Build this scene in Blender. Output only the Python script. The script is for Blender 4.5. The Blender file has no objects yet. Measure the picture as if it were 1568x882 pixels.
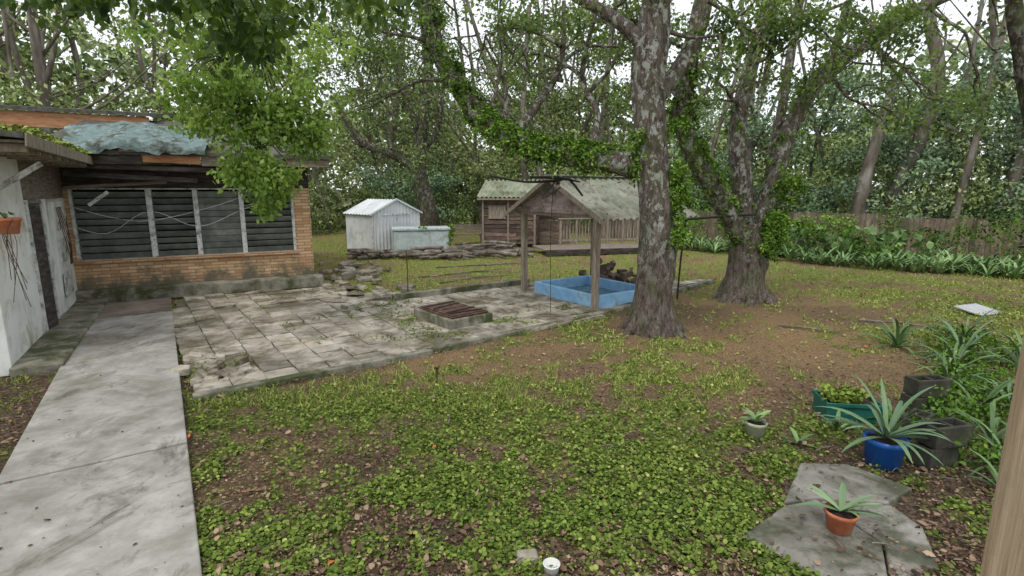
import bpy, math, numpy as np
from mathutils import Matrix, Vector
rng=np.random.default_rng(7)
scene=bpy.context.scene
COL=scene.collection

# ------------------------------------------------------------------ noise
_T=np.random.default_rng(3).random((256,256))
def vn(x,y):
    x=np.asarray(x,float);y=np.asarray(y,float)
    xi=np.floor(x).astype(int);yi=np.floor(y).astype(int)
    fx=x-xi;fy=y-yi;fx=fx*fx*(3-2*fx);fy=fy*fy*(3-2*fy)
    a=_T[xi%256,yi%256];b=_T[(xi+1)%256,yi%256];c=_T[xi%256,(yi+1)%256];d=_T[(xi+1)%256,(yi+1)%256]
    return (a*(1-fx)+b*fx)*(1-fy)+(c*(1-fx)+d*fx)*fy
def fbm(x,y,o=4):
    s=0;a=.5;t=0
    for i in range(o):
        s=s+a*vn(x*2**i+17.3*i,y*2**i+9.1*i);t+=a;a*=.55
    return s/t
def inpoly(x,y,P):
    r=np.zeros(np.shape(x),bool);n=len(P)
    for i in range(n):
        x1,y1=P[i];x2,y2=P[(i+1)%n]
        c=((y1>y)!=(y2>y))&(x<(x2-x1)*(y-y1)/((y2-y1) if y2!=y1 else 1e-9)+x1)
        r^=c
    return r

# ------------------------------------------------------------------ mesh accumulator
class Acc:
    def __init__(s): s.v=[];s.f=[];s.s=[];s.n=0
    def add(s,v,f,sh=0.5):
        v=np.asarray(v,float).reshape(-1,3)
        s.v.append(v)
        for ff in (f if isinstance(f,list) and len(f) and isinstance(f[0],np.ndarray) else [np.asarray(f,int)]):
            s.f.append(ff+s.n)
        s.s.append(np.broadcast_to(np.asarray(sh,float),(len(v),)).copy())
        s.n+=len(v)
    def build(s,name,mat,parent=None,smooth=False,M=None):
        me=bpy.data.meshes.new(name)
        v=np.concatenate(s.v);n=len(v)
        me.vertices.add(n);me.vertices.foreach_set('co',v.ravel())
        li=np.concatenate([f.ravel() for f in s.f]).astype(np.int32)
        tot=np.concatenate([np.full(len(f),f.shape[1]) for f in s.f])
        st=np.concatenate([[0],np.cumsum(tot)[:-1]]).astype(np.int32)
        me.loops.add(len(li));me.loops.foreach_set('vertex_index',li)
        me.polygons.add(len(tot));me.polygons.foreach_set('loop_start',st)
        me.polygons.foreach_set('use_smooth',np.full(len(tot),smooth))
        me.update(calc_edges=True)
        a=me.attributes.new('shade','FLOAT','POINT');a.data.foreach_set('value',np.concatenate(s.s))
        me.materials.append(mat)
        return place(name,me,parent,M)
PM={}
def place(name,me,parent=None,M=None):
    o=bpy.data.objects.new(name,me);COL.objects.link(o)
    if parent is not None:
        o.parent=parent
        if M=='world': o.matrix_parent_inverse=PM[parent.name].inverted()
    return o
def grp(name,loc=(0,0,0),rot=0):
    e=bpy.data.objects.new(name,None);COL.objects.link(e)
    e.location=loc;e.rotation_euler=(0,0,math.radians(rot));e.empty_display_size=.2
    PM[e.name]=Matrix.Translation(loc)@Matrix.Rotation(math.radians(rot),4,'Z')
    return e
BF=np.array([[0,3,2,1],[4,5,6,7],[0,1,5,4],[1,2,6,5],[2,3,7,6],[3,0,4,7]])
def boxv(x0,x1,y0,y1,z0,z1):
    return np.array([[x0,y0,z0],[x1,y0,z0],[x1,y1,z0],[x0,y1,z0],[x0,y0,z1],[x1,y0,z1],[x1,y1,z1],[x0,y1,z1]],float)
def box(par,name,x0,x1,y0,y1,z0,z1,mat,bev=0.008,rot=None,jit=0):
    v=boxv(x0,x1,y0,y1,z0,z1)
    if jit: v+=rng.normal(0,jit,v.shape)
    if rot is not None:
        c=v.mean(0);R=np.array(Matrix.Rotation(math.radians(rot[1]),3,rot[0]));v=(v-c)@R.T+c
    me=bpy.data.meshes.new(name);me.from_pydata(v.tolist(),[],BF.tolist());me.materials.append(mat)
    o=place(name,me,par)
    if bev:
        m=o.modifiers.new('b','BEVEL');m.width=bev;m.segments=2
    return o
def prism(par,name,pts,mat,M=None,bev=0):
    n=len(pts)//2
    f=[list(range(n))[::-1],list(range(n,2*n))]+[[i,(i+1)%n,n+(i+1)%n,n+i] for i in range(n)]
    me=bpy.data.meshes.new(name);me.from_pydata([tuple(p) for p in pts],[],f);me.materials.append(mat)
    o=place(name,me,par,M)
    if bev:
        m=o.modifiers.new('b','BEVEL');m.width=bev;m.segments=2
    return o
def slab(par,name,poly,z0,z1,mat,M=None,bev=.015):
    a=sum(poly[i][0]*poly[(i+1)%len(poly)][1]-poly[(i+1)%len(poly)][0]*poly[i][1] for i in range(len(poly)))
    if a<0: poly=poly[::-1]
    return prism(par,name,[(x,y,z0) for x,y in poly]+[(x,y,z1) for x,y in poly],mat,M,bev)

def catmull(P,R,step):
    P=np.asarray(P,float);R=np.asarray(R,float)
    Q=np.vstack([2*P[0]-P[1],P,2*P[-1]-P[-2]]);out=[];ro=[]
    for i in range(len(P)-1):
        p0,p1,p2,p3=Q[i:i+4];n=max(2,int(np.linalg.norm(p2-p1)/step))
        t=np.linspace(0,1,n,endpoint=False)[:,None]
        out.append(.5*((2*p1)+(-p0+p2)*t+(2*p0-5*p1+4*p2-p3)*t**2+(-p0+3*p1-3*p2+p3)*t**3))
        ro.append(R[i]+(R[i+1]-R[i])*t[:,0])
    out.append(P[-1:]);ro.append(R[-1:])
    return np.vstack(out),np.concatenate(ro)
def tube(acc,P,R,seg=8,step=.25,rough=0.06,sh=.5,smooth=True):
    if smooth: P,R=catmull(P,R,step)
    else: P=np.asarray(P,float);R=np.asarray(R,float)
    n=len(P);T=np.gradient(P,axis=0);T/=np.linalg.norm(T,axis=1)[:,None]+1e-9
    m=np.abs(T.mean(0));ref=np.eye(3)[np.argmin(m)]
    U=np.cross(T,ref);U/=np.linalg.norm(U,axis=1)[:,None]+1e-9;W=np.cross(T,U)
    a=np.linspace(0,2*np.pi,seg,endpoint=False)
    L=np.concatenate([[0],np.cumsum(np.linalg.norm(np.diff(P,axis=0),axis=1))])
    o=rng.random()*50
    nz=1+rough*4*(fbm(np.cos(a)[None]*1.2+o+10+0*L[:,None],np.sin(a)[None]*1.2+20+L[:,None]*1.3,3)-.5)
    r=R[:,None]*nz
    V=P[:,None]+r[...,None]*(np.cos(a)[None,:,None]*U[:,None]+np.sin(a)[None,:,None]*W[:,None])
    i=np.arange(n-1)[:,None]*seg;j=np.arange(seg)[None];k=(j+1)%seg
    F=np.stack([i+j,i+k,i+seg+k,i+seg+j],-1).reshape(-1,4)
    F=F[:,::-1]
    acc.add(V.reshape(-1,3),F,sh)

def unit(v): return v/(np.linalg.norm(v,axis=-1,keepdims=True)+1e-9)
HEX=np.array([[0,0,0],[.3,.26,.05],[.65,.24,.03],[1,0,-.08],[.65,-.24,.03],[.3,-.26,.05]])
DIA=np.array([[0,0,0],[.5,.3,.05],[1,0,-.05],[.5,-.3,.05]])
ROU=np.array([[0,0,0],[.2,.42,.0],[.75,.42,.0],[1,0,0],[.75,-.42,0],[.2,-.42,0]])
def leaves(acc,P,size,shade,kind='dia',droop=0.3,flat=0.0,wid=1.0):
    n=len(P);tpl={'dia':DIA,'hex':HEX,'rou':ROU}[kind].copy();tpl[:,1]*=wid
    d=rng.normal(size=(n,3));d[:,2]*=(1-flat);d[:,2]-=droop*1.2;d=unit(d)
    nn=rng.normal(size=(n,3))*(1-flat*.75);nn[:,2]+=.7+flat;nn=unit(nn-(nn*d).sum(1,keepdims=True)*d)
    s=np.cross(nn,d);size=np.broadcast_to(size,(n,))
    V=P[:,None]+size[:,None,None]*(tpl[None,:,0:1]*d[:,None]+tpl[None,:,1:2]*s[:,None]+tpl[None,:,2:3]*nn[:,None])
    k=len(tpl);F=np.arange(n*k).reshape(n,k)
    acc.add(V.reshape(-1,3),F,np.repeat(np.clip(np.broadcast_to(shade,(n,)),0,1),k))
def clump(acc,c,r,n,size,shade,kind='dia',droop=.3,flatz=.7,sv=.12):
    c=np.asarray(c,float)
    p=unit(rng.normal(size=(n,3)))*(rng.random((n,1))**.45)*r*np.array([1,1,flatz])
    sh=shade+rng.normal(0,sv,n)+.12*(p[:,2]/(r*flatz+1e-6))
    leaves(acc,c+p,size*rng.uniform(.6,1.25,n),sh,kind,droop)

# ------------------------------------------------------------------ materials
def newmat(name):
    m=bpy.data.materials.new(name);m.use_nodes=True;nt=m.node_tree
    b=nt.nodes['Principled BSDF'];return m,nt,b
def ramp(nt,fac,cols,pos=None):
    r=nt.nodes.new('ShaderNodeValToRGB');e=r.color_ramp.elements
    pos=pos or [i/(len(cols)-1) for i in range(len(cols))]
    while len(e)<len(cols): e.new(.5)
    for i,(c,p) in enumerate(zip(cols,pos)): e[i].position=p;e[i].color=(*c,1)
    nt.links.new(fac,r.inputs[0]);return r.outputs[0]
def noise(nt,vec,scale,detail=5,rough=.6,dist=0):
    n=nt.nodes.new('ShaderNodeTexNoise');n.inputs['Scale'].default_value=scale;n.inputs['Detail'].default_value=detail
    n.inputs['Roughness'].default_value=rough;n.inputs['Distortion'].default_value=dist
    if vec is not None: nt.links.new(vec,n.inputs['Vector'])
    return n.outputs['Fac']
def coord(nt,stretch=(1,1,1)):
    t=nt.nodes.new('ShaderNodeTexCoord');m=nt.nodes.new('ShaderNodeMapping');m.inputs['Scale'].default_value=stretch
    nt.links.new(t.outputs['Object'],m.inputs['Vector']);return m.outputs['Vector']
def mix(nt,fac,a,b,mode='MIX'):
    m=nt.nodes.new('ShaderNodeMix');m.data_type='RGBA';m.blend_type=mode
    for sock,val in ((m.inputs[0],fac),(m.inputs[6],a),(m.inputs[7],b)):
        if hasattr(val,'default_value') or hasattr(val,'links'): nt.links.new(val,sock)
        elif isinstance(val,tuple): sock.default_value=(*val,1)
        else: sock.default_value=val
    return m.outputs[2]
def bump(nt,b,h,strength,dist=.02):
    n=nt.nodes.new('ShaderNodeBump');n.inputs['Strength'].default_value=strength;n.inputs['Distance'].default_value=dist
    nt.links.new(h,n.inputs['Height']);nt.links.new(n.outputs[0],b.inputs['Normal'])
def pmat(name,cols,scale=4,rough=.85,bmp=.4,stretch=(1,1,1),dirt=None,dscale=1.2,dpos=(.5,.65),attr=False,bscale=None,metal=0,bd=.01,dirt2=None):
    m,nt,b=newmat(name);v=coord(nt,stretch)
    f=noise(nt,v,scale,7,.65)
    c=ramp(nt,f,cols,[.3+.4*i/(len(cols)-1) for i in range(len(cols))])
    if attr:
        a=nt.nodes.new('ShaderNodeAttribute');a.attribute_name='shade'
        k=ramp(nt,a.outputs['Fac'],[(.45,.45,.45),(1.25,1.22,1.18)])
        c=mix(nt,1.0,c,k,'MULTIPLY')
    if dirt:
        f2=noise(nt,coord(nt),dscale,8,.7,.4)
        c=mix(nt,ramp(nt,f2,[(0,0,0),(1,1,1)],list(dpos)),c,dirt)
    if dirt2:
        f3=noise(nt,coord(nt,(1.3,.8,1)),dirt2[1],9,.75,.8)
        c=mix(nt,ramp(nt,f3,[(0,0,0),(.85,.85,.85)],[dirt2[2],dirt2[3]]),c,dirt2[0])
    nt.links.new(c,b.inputs['Base Color']);b.inputs['Roughness'].default_value=rough;b.inputs['Metallic'].default_value=metal
    b.inputs['Specular IOR Level'].default_value=.3
    if bmp: bump(nt,b,noise(nt,v,bscale or scale*4,8,.7),bmp,bd)
    return m
def leafmat(name,cols,trans=.35,rough=.5,pos=None):
    m,nt,b=newmat(name)
    a=nt.nodes.new('ShaderNodeAttribute');a.attribute_name='shade'
    c=ramp(nt,a.outputs['Fac'],cols,pos)
    if rough>=.7:
        nt.nodes.remove(b);b=nt.nodes.new('ShaderNodeBsdfDiffuse');nt.links.new(c,b.inputs['Color'])
        nt.links.new(b.outputs[0],nt.nodes['Material Output'].inputs['Surface'])
    else:
        nt.links.new(c,b.inputs['Base Color']);b.inputs['Roughness'].default_value=rough;b.inputs['Specular IOR Level'].default_value=.35
    if trans:
        t=nt.nodes.new('ShaderNodeBsdfTranslucent');mx=nt.nodes.new('ShaderNodeMixShader');mx.inputs[0].default_value=trans
        c2=mix(nt,1.0,c,(1.2,1.2,.65),'MULTIPLY');nt.links.new(c2,t.inputs['Color'])
        nt.links.new(b.outputs[0],mx.inputs[1]);nt.links.new(t.outputs[0],mx.inputs[2])
        nt.links.new(mx.outputs[0],nt.nodes['Material Output'].inputs['Surface'])
    return m
def barkmat(name,cols,lich=.5,moss=.3,lpos=(.53,.56)):
    m,nt,b=newmat(name)
    v=coord(nt,(1,1,.3));f=noise(nt,v,16,8,.8,.5)
    c=ramp(nt,f,cols,[.38,.5,.64])
    l=ramp(nt,noise(nt,coord(nt,(1,1,.7)),8,8,.75,.3),[(0,0,0),(1,1,1)],list(lpos))
    g=nt.nodes.new('ShaderNodeTexCoord');sp=nt.nodes.new('ShaderNodeSeparateXYZ');nt.links.new(g.outputs['Object'],sp.inputs[0])
    hz=nt.nodes.new('ShaderNodeMapRange');hz.inputs[1].default_value=.7;hz.inputs[2].default_value=2.0;hz.inputs[3].default_value=.12*lich;hz.inputs[4].default_value=lich
    nt.links.new(sp.outputs[2],hz.inputs[0])
    mm=nt.nodes.new('ShaderNodeMath');mm.operation='MULTIPLY';nt.links.new(l,mm.inputs[0]);nt.links.new(hz.outputs[0],mm.inputs[1])
    c=mix(nt,mm.outputs[0],c,(.5,.52,.47))
    gm=ramp(nt,noise(nt,coord(nt),3,6,.7),[(0,0,0),(1,1,1)],[.48,.62])
    m2=nt.nodes.new('ShaderNodeMath');m2.operation='MULTIPLY';nt.links.new(gm,m2.inputs[0]);m2.inputs[1].default_value=moss
    c=mix(nt,m2.outputs[0],c,(.1,.14,.04))
    nt.links.new(c,b.inputs['Base Color']);b.inputs['Roughness'].default_value=.95;b.inputs['Specular IOR Level'].default_value=.15
    bump(nt,b,f,1.0,.08);return m

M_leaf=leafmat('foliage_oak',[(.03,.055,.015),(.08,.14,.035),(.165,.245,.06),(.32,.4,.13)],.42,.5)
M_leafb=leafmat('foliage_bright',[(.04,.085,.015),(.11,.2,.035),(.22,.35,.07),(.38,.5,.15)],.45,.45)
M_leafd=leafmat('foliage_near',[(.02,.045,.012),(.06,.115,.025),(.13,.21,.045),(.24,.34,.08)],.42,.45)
M_fern=leafmat('fern_green',[(.025,.05,.01),(.075,.15,.022),(.16,.28,.045),(.3,.43,.1)],0,.7)
M_far=leafmat('foliage_distant',[(.055,.085,.035),(.14,.19,.07),(.27,.34,.13),(.46,.53,.26)],0,.7)  # no translucency; brighter base colour stands in for light through the leaves
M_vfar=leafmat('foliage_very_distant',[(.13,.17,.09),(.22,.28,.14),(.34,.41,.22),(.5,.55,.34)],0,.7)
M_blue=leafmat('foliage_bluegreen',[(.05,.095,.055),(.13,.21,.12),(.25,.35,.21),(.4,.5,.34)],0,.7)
M_cov=leafmat('ground_cover_leaf',[(.04,.065,.016),(.11,.165,.032),(.21,.275,.06),(.42,.43,.14)],0,.7)
M_lit=leafmat('leaf_litter',[(.035,.024,.018),(.11,.072,.05),(.23,.155,.105),(.4,.29,.2),(.5,.15,.06)],0,.7,[0,.3,.65,.93,1])
M_strap=leafmat('strap_leaf',[(.03,.06,.02),(.09,.165,.055),(.17,.28,.09),(.3,.42,.18)],0,.45)
M_agave=leafmat('agave_leaf',[(.05,.1,.05),(.11,.19,.09),(.19,.29,.14),(.33,.43,.24)],0,.45)
M_bark=barkmat('bark_oak',[(.04,.03,.024),(.145,.118,.098),(.28,.24,.21)],.9,.3)
M_barkd=barkmat('bark_dark',[(.025,.02,.015),(.08,.065,.05),(.17,.145,.12)],.4,.6)
M_barkf=pmat('bark_distant',[(.05,.045,.035),(.14,.12,.095),(.3,.28,.25)],3,.95,0,(1,1,.3))
M_conc=pmat('walkway_concrete',[(.24,.23,.2),(.35,.335,.3),(.46,.45,.415)],3,.6,.35,dirt=(.155,.14,.1),dscale=.8,dpos=(.46,.68),bscale=40,dirt2=((.08,.07,.045),2.2,.53,.68))
M_concr=pmat('walkway_concrete_stained',[(.17,.13,.1),(.25,.2,.165),(.32,.28,.24)],2.2,.7,.35,dirt=(.1,.085,.055),dscale=.9,dpos=(.46,.66),bscale=40)
M_conc2=pmat('old_concrete',[(.12,.115,.09),(.24,.225,.18),(.36,.34,.29)],3,.8,.6,dirt=(.065,.075,.03),dscale=2,dpos=(.44,.6),bscale=25)
M_slab=pmat('dark_wet_slab',[(.13,.12,.1),(.22,.21,.18),(.32,.305,.27)],2,.6,.45,dirt=(.075,.08,.05),dscale=1.8,dpos=(.45,.6),bscale=30,dirt2=((.06,.045,.03),4,.56,.66))
M_tile=pmat('patio_stone',[(.25,.225,.175),(.38,.35,.29),(.52,.49,.43)],3,.7,.5,attr=True,dirt=(.12,.105,.065),dscale=1.2,dpos=(.45,.62),bscale=30,dirt2=((.07,.06,.035),2.6,.52,.65))
M_white=pmat('white_painted_block',[(.55,.56,.53),(.72,.73,.7),(.8,.8,.78)],2,.8,.25,dirt=(.34,.3,.18),dscale=1.5,dpos=(.52,.7))
M_whitef=pmat('white_frame_paint',[(.35,.36,.35),(.6,.61,.6),(.7,.71,.7)],8,.6,.2,dirt=(.15,.13,.1),dscale=6)
M_greyb=pmat('grey_board',[(.35,.37,.38),(.5,.52,.53)],4,.6,.2)
M_wood=pmat('weathered_wood',[(.12,.1,.075),(.25,.21,.165),(.38,.33,.27)],6,.9,.6,(4,4,.6))
M_woodh=pmat('weathered_board',[(.08,.065,.05),(.2,.165,.13),(.32,.27,.22)],6,.9,.6,(.6,4,4))
M_dark=pmat('dark_rotten_wood',[(.02,.017,.014),(.055,.047,.04),(.13,.115,.1)],5,.95,.6,(.6,3,3))
M_or=pmat('orange_sheathing',[(.22,.1,.05),(.4,.2,.1),(.5,.3,.17)],5,.8,.3,(.6,3,3))
M_red=pmat('grey_brown_planks',[(.07,.05,.042),(.18,.13,.108),(.32,.25,.21)],5,.9,.6,(.5,2,4),attr=True,dirt=(.07,.06,.04),dscale=2)
M_metal=pmat('corrugated_roof',[(.2,.22,.16),(.33,.35,.27),(.46,.48,.41)],2,.5,.15,dirt=(.13,.15,.07),dscale=1.6,dpos=(.48,.68))
M_shed=pmat('white_sheet_metal',[(.46,.49,.5),(.6,.63,.64),(.7,.72,.72)],1.5,.55,.1,dirt=(.3,.28,.23),dscale=1.1,dpos=(.56,.78))
M_tank=pmat('pale_blue_enamel',[(.3,.38,.38),(.45,.53,.54),(.56,.63,.63)],2.5,.5,.15,dirt=(.18,.19,.13),dscale=2.5,dpos=(.52,.72))
M_tub=pmat('blue_fibreglass',[(.15,.32,.52),(.23,.45,.68),(.33,.53,.74)],3,.5,.1,dirt=(.14,.17,.14),dscale=3,dpos=(.55,.8))
M_tubin=pmat('tub_inside',[(.05,.09,.09),(.1,.18,.21),(.2,.33,.4)],3,.15,.1)
M_tarp=pmat('tarp_cloth',[(.08,.13,.125),(.16,.24,.23),(.33,.41,.4)],2.5,.6,.7,dirt=(.05,.06,.045),dscale=2.5,dpos=(.46,.62),bscale=9,bd=.05)  # dark noise blotches put darker folds into the cloth colour
M_shing=pmat('roof_shingle',[(.035,.035,.032),(.08,.08,.075),(.15,.15,.14)],8,.95,.5,dirt=(.11,.11,.04),dscale=2)
M_glass=pmat('louvre_glass',[(.1,.12,.11),(.18,.21,.19),(.28,.31,.29)],3,.25,.1,attr=True)
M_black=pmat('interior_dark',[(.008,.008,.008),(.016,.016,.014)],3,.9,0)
M_iron=pmat('black_iron',[(.01,.01,.01),(.035,.03,.028)],20,.6,.2)
M_rust=pmat('rusty_iron',[(.03,.02,.018),(.1,.05,.035),(.16,.12,.1)],8,.8,.3,metal=.2)
M_terra=pmat('terracotta',[(.35,.1,.05),(.5,.17,.08),(.55,.25,.15)],8,.7,.2,dirt=(.4,.33,.25),dscale=7,dpos=(.55,.75))
M_bluep=pmat('blue_glazed_pot',[(.01,.08,.33),(.02,.13,.46)],4,.3,.05,dirt=(.05,.07,.1),dscale=8,dpos=(.56,.75))
M_greenp=pmat('green_plastic',[(.01,.08,.065),(.02,.13,.1)],6,.4,.05)
M_cream=pmat('cream_pot',[(.3,.32,.22),(.5,.52,.4)],8,.7,.2,dirt=(.12,.18,.06),dscale=8)
M_soil=pmat('potting_soil',[(.015,.01,.007),(.06,.04,.03)],20,1,.8)
M_post=pmat('treated_post_wood',[(.26,.18,.11),(.44,.33,.215),(.56,.44,.31)],5,.8,.6,(9,9,.35),dirt=(.2,.19,.12),dscale=3,dpos=(.5,.8))
M_fence=pmat('fence_board',[(.08,.065,.05),(.19,.15,.115),(.3,.25,.2)],4,.9,.5,(4,4,.6),attr=True,dirt=(.08,.1,.04),dscale=1.5)

def brickmat():
    m,nt,b=newmat('tan_roman_brick');t=nt.nodes.new('ShaderNodeTexCoord');s=nt.nodes.new('ShaderNodeSeparateXYZ');nt.links.new(t.outputs['Object'],s.inputs[0])
    a=nt.nodes.new('ShaderNodeMath');a.operation='ADD';nt.links.new(s.outputs[0],a.inputs[0]);nt.links.new(s.outputs[1],a.inputs[1])
    c=nt.nodes.new('ShaderNodeCombineXYZ');nt.links.new(a.outputs[0],c.inputs[0]);nt.links.new(s.outputs[2],c.inputs[1])
    k=nt.nodes.new('ShaderNodeTexBrick');k.inputs['Scale'].default_value=1;k.inputs['Brick Width'].default_value=.32;k.inputs['Row Height'].default_value=.075
    k.inputs['Mortar Size'].default_value=.009;k.inputs['Bias'].default_value=-.1
    k.inputs['Color1'].default_value=(.46,.24,.105,1);k.inputs['Color2'].default_value=(.68,.47,.27,1);k.inputs['Mortar'].default_value=(.2,.175,.14,1)
    nt.links.new(c.outputs[0],k.inputs['Vector'])
    f=noise(nt,coord(nt),2.5,8,.7);mr=nt.nodes.new('ShaderNodeMapRange');mr.inputs[1].default_value=.25;mr.inputs[2].default_value=1.0;mr.inputs[3].default_value=.27;mr.inputs[4].default_value=-.06
    nt.links.new(s.outputs[2],mr.inputs[0]);ad=nt.nodes.new('ShaderNodeMath');ad.operation='ADD';nt.links.new(f,ad.inputs[0]);nt.links.new(mr.outputs[0],ad.inputs[1])
    col=mix(nt,ramp(nt,ad.outputs[0],[(0,0,0),(1,1,1)],[.56,.76]),k.outputs['Color'],(.13,.115,.075))
    nt.links.new(col,b.inputs['Base Color']);b.inputs['Roughness'].default_value=.85
    bump(nt,b,k.outputs['Fac'],-.6,.01);return m
M_brick=brickmat()

# ------------------------------------------------------------------ site geometry (world metres)
WALK=[(-1.1,1.64),(-7.55,11.42),(-8.66,10.69),(-2.21,.91)]
PATIO1=[(-3.72,5.85),(-7.45,11.4),(-7.3,11.85),(-4.62,13.0),(-2.6,11.2),(-1.22,7.7)]
PATIO2=[(-1.22,7.7),(-2.6,11.2),(.4,13.3),(5.3,13.9),(1.5,9.85)]
SLAB=[(1.6,3.3),(2.08,3.66),(2.55,4.3),(2.95,4.28),(3.25,3.9),(2.95,3.4),(2.75,3.0),(1.95,2.85)]
HARD=[WALK,PATIO1,PATIO2]
def hard(x,y):
    r=np.zeros(np.shape(x),bool)
    for P in HARD: r|=inpoly(x,y,P)
    return r
def g2(x,y,cx,cy,sx,sy): return np.exp(-((x-cx)/sx)**2-((y-cy)/sy)**2)
def green(x,y):
    g=.53+(fbm(x*.9,y*.9,4)-.5)*1.0+(fbm(x*2.6+50,y*2.6,3)-.5)*1.3+(fbm(x*8+5,y*8,2)-.5)*1.2
    g=g+.24*g2(x,y,.1,4.6,1.7,1.7)+.2*g2(x,y,-1.6,5.6,1.2,.9)+.18*g2(x,y,1.5,4.5,1.6,1.2)
    g=g-.4*g2(x,y,3.0,3.6,1.4,1.1)-.4*g2(x,y,4.6,7.4,2.0,2.0)-.25*g2(x,y,4.5,5.0,1.6,1.3)-.22*g2(x,y,2.3,8.0,1.5,1.3)
    g=g-.2*g2(x,y,-1.9,3.8,.7,1.5)-.18*g2(x,y,.3,2.7,3,.5)-.4*g2(x,y,5.2,11.4,1.5,1.3)-.25*g2(x,y,-.5,7.3,1.6,.6)
    g=g-.8*g2(x,y,-5.2,5.0,1.3,1.6)+.08*(y>11)
    return np.clip(g,0,1)
def orange(x,y):
    o=.32+(fbm(x*.8+31,y*.8+7,4)-.5)*1.2
    o=o+.6*g2(x,y,4.4,7.8,2.5,2.1)+.4*g2(x,y,-.6,7.4,2.2,.8)+.35*g2(x,y,1.5,7.8,1.5,1.5)+.25*(y>11)
    o=o-.4*g2(x,y,3.5,3.5,2.5,1.6)-.7*g2(x,y,-5.2,5.0,1.8,2.0)
    return np.clip(o,0,1)

n=520
u=np.linspace(-1,1,n);k=5.2
gx=np.sinh(u*k)/np.sinh(k)*400;gy=np.sinh(np.linspace(-.85,1,n)*k)/np.sinh(k)*400+6
X,Y=np.meshgrid(gx,gy)
Z=(fbm(X*.6,Y*.6,3)-.5)*.05+(fbm(X*5,Y*5,3)-.5)*.02-.015
hd=hard(X,Y);Z=np.where(hd,-.03,Z)
i=np.arange(n-1)[:,None]*n;j=np.arange(n-1)[None]
F=np.stack([i+j,i+j+1,i+n+j+1,i+n+j],-1).reshape(-1,4)
ga=Acc();ga.add(np.stack([X,Y,Z],-1),F,green(X,Y).ravel())
def groundmat():
    m,nt,b=newmat('yard_ground')
    a=nt.nodes.new('ShaderNodeAttribute');a.attribute_name='shade'
    a2=nt.nodes.new('ShaderNodeAttribute');a2.attribute_name='orange'
    v=coord(nt);f=noise(nt,v,9,8,.75);f2=noise(nt,v,40,6,.7)
    soil=ramp(nt,f2,[(.03,.022,.016),(.095,.068,.047),(.2,.145,.1),(.34,.26,.19)],[.3,.45,.58,.75])
    org=ramp(nt,f2,[(.12,.08,.04),(.3,.2,.105),(.46,.35,.2)],[.3,.5,.72])
    grn=ramp(nt,f,[(.08,.11,.026),(.18,.225,.052),(.31,.33,.095),(.43,.39,.18)],[.3,.45,.58,.75])
    grf=ramp(nt,f2,[(.4,.4,.4),(1.25,1.25,1.25)],[.3,.7]);grn=mix(nt,.9,grn,grf,'MULTIPLY')
    base=mix(nt,a2.outputs['Fac'],soil,org)
    ad=nt.nodes.new('ShaderNodeMath');ad.operation='ADD';nt.links.new(a.outputs['Fac'],ad.inputs[0])
    s=nt.nodes.new('ShaderNodeMath');s.operation='MULTIPLY_ADD';s.inputs[1].default_value=1.6;s.inputs[2].default_value=-.8;nt.links.new(f,s.inputs[0]);nt.links.new(s.outputs[0],ad.inputs[1])
    c=mix(nt,ramp(nt,ad.outputs[0],[(0,0,0),(1,1,1)],[.34,.74]),base,grn)
    nt.links.new(c,b.inputs['Base Color']);b.inputs['Roughness'].default_value=1;b.inputs['Specular IOR Level'].default_value=.1
    bump(nt,b,f2,1,.05);return m
go=ga.build('ground',groundmat(),smooth=True)
at=go.data.attributes.new('orange','FLOAT','POINT');at.data.foreach_set('value',orange(X,Y).ravel())

# ------------------------------------------------------------------ ground cover, grass, litter
def sample(n,y0=2.0,y1=15,side=1.15):
    q=rng.uniform(2.4/y1,2.4/y0,n);y=2.4/q;x=rng.uniform(-side,side,n)*y;return x,y
acc=Acc()
x,y=sample(450000,2.2,15);gr=green(x,y);kp=(rng.random(len(x))<np.clip((gr-.27)*1.3,0.03,1)*.66)&~hard(x,y)&~inpoly(x,y,SLAB)
x=x[kp];y=y[kp];gr=gr[kp]
o=orange(x,y)
z=.005+rng.random(len(x))**1.5*(.012+.04*gr)
sz=np.where(y<7,rng.uniform(.014,.038,len(x)),rng.uniform(.02,.045,len(x)))
leaves(acc,np.stack([x,y,z],-1),sz,.41+rng.normal(0,.2,len(x))+.25*np.clip((y-5)/6,0,1)+.25*(o-.3),'rou',droop=-.1,flat=.6)
acc.build('ground_cover_plants',M_cov)
acc=Acc()
x,y=sample(120000,3,38);gr=green(x,y);kp=(gr>.4)&~hard(x,y)&(y>5.5);x=x[kp];y=y[kp]
nn=len(x);h=rng.uniform(.03,.08,nn)+.001*y;w=.004+.0006*y
a=rng.random(nn)*6.28;lean=rng.normal(0,.5,(nn,2))
b0=np.stack([x,y,np.zeros(nn)],-1);s=np.stack([np.cos(a)*w,np.sin(a)*w,0*a],-1);tp=b0+np.stack([lean[:,0]*h,lean[:,1]*h,h],-1)
acc.add(np.stack([b0-s,b0+s,tp],1).reshape(-1,3),np.arange(nn*3).reshape(nn,3),np.repeat(np.clip(.68+rng.normal(0,.22,nn),0,1),3))
acc.build('grass',M_cov)
acc=Acc()
x,y=sample(120000,2.2,17);gr=green(x,y);hh=hard(x,y);sl=inpoly(x,y,SLAB)
p=np.clip(.78-gr*.8,.13,1)*np.where(y<6,.85,.7);p=np.where(hh,.004,p);p=np.where(sl,.05,p)
kp=rng.random(len(x))<p;x=x[kp];y=y[kp];hh=hh[kp];sl=sl[kp];nn=len(x)
z=np.where(hh,.09,np.where(sl,.05,rng.uniform(.004,.045,nn)))
big=rng.random(nn)<.1
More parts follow.
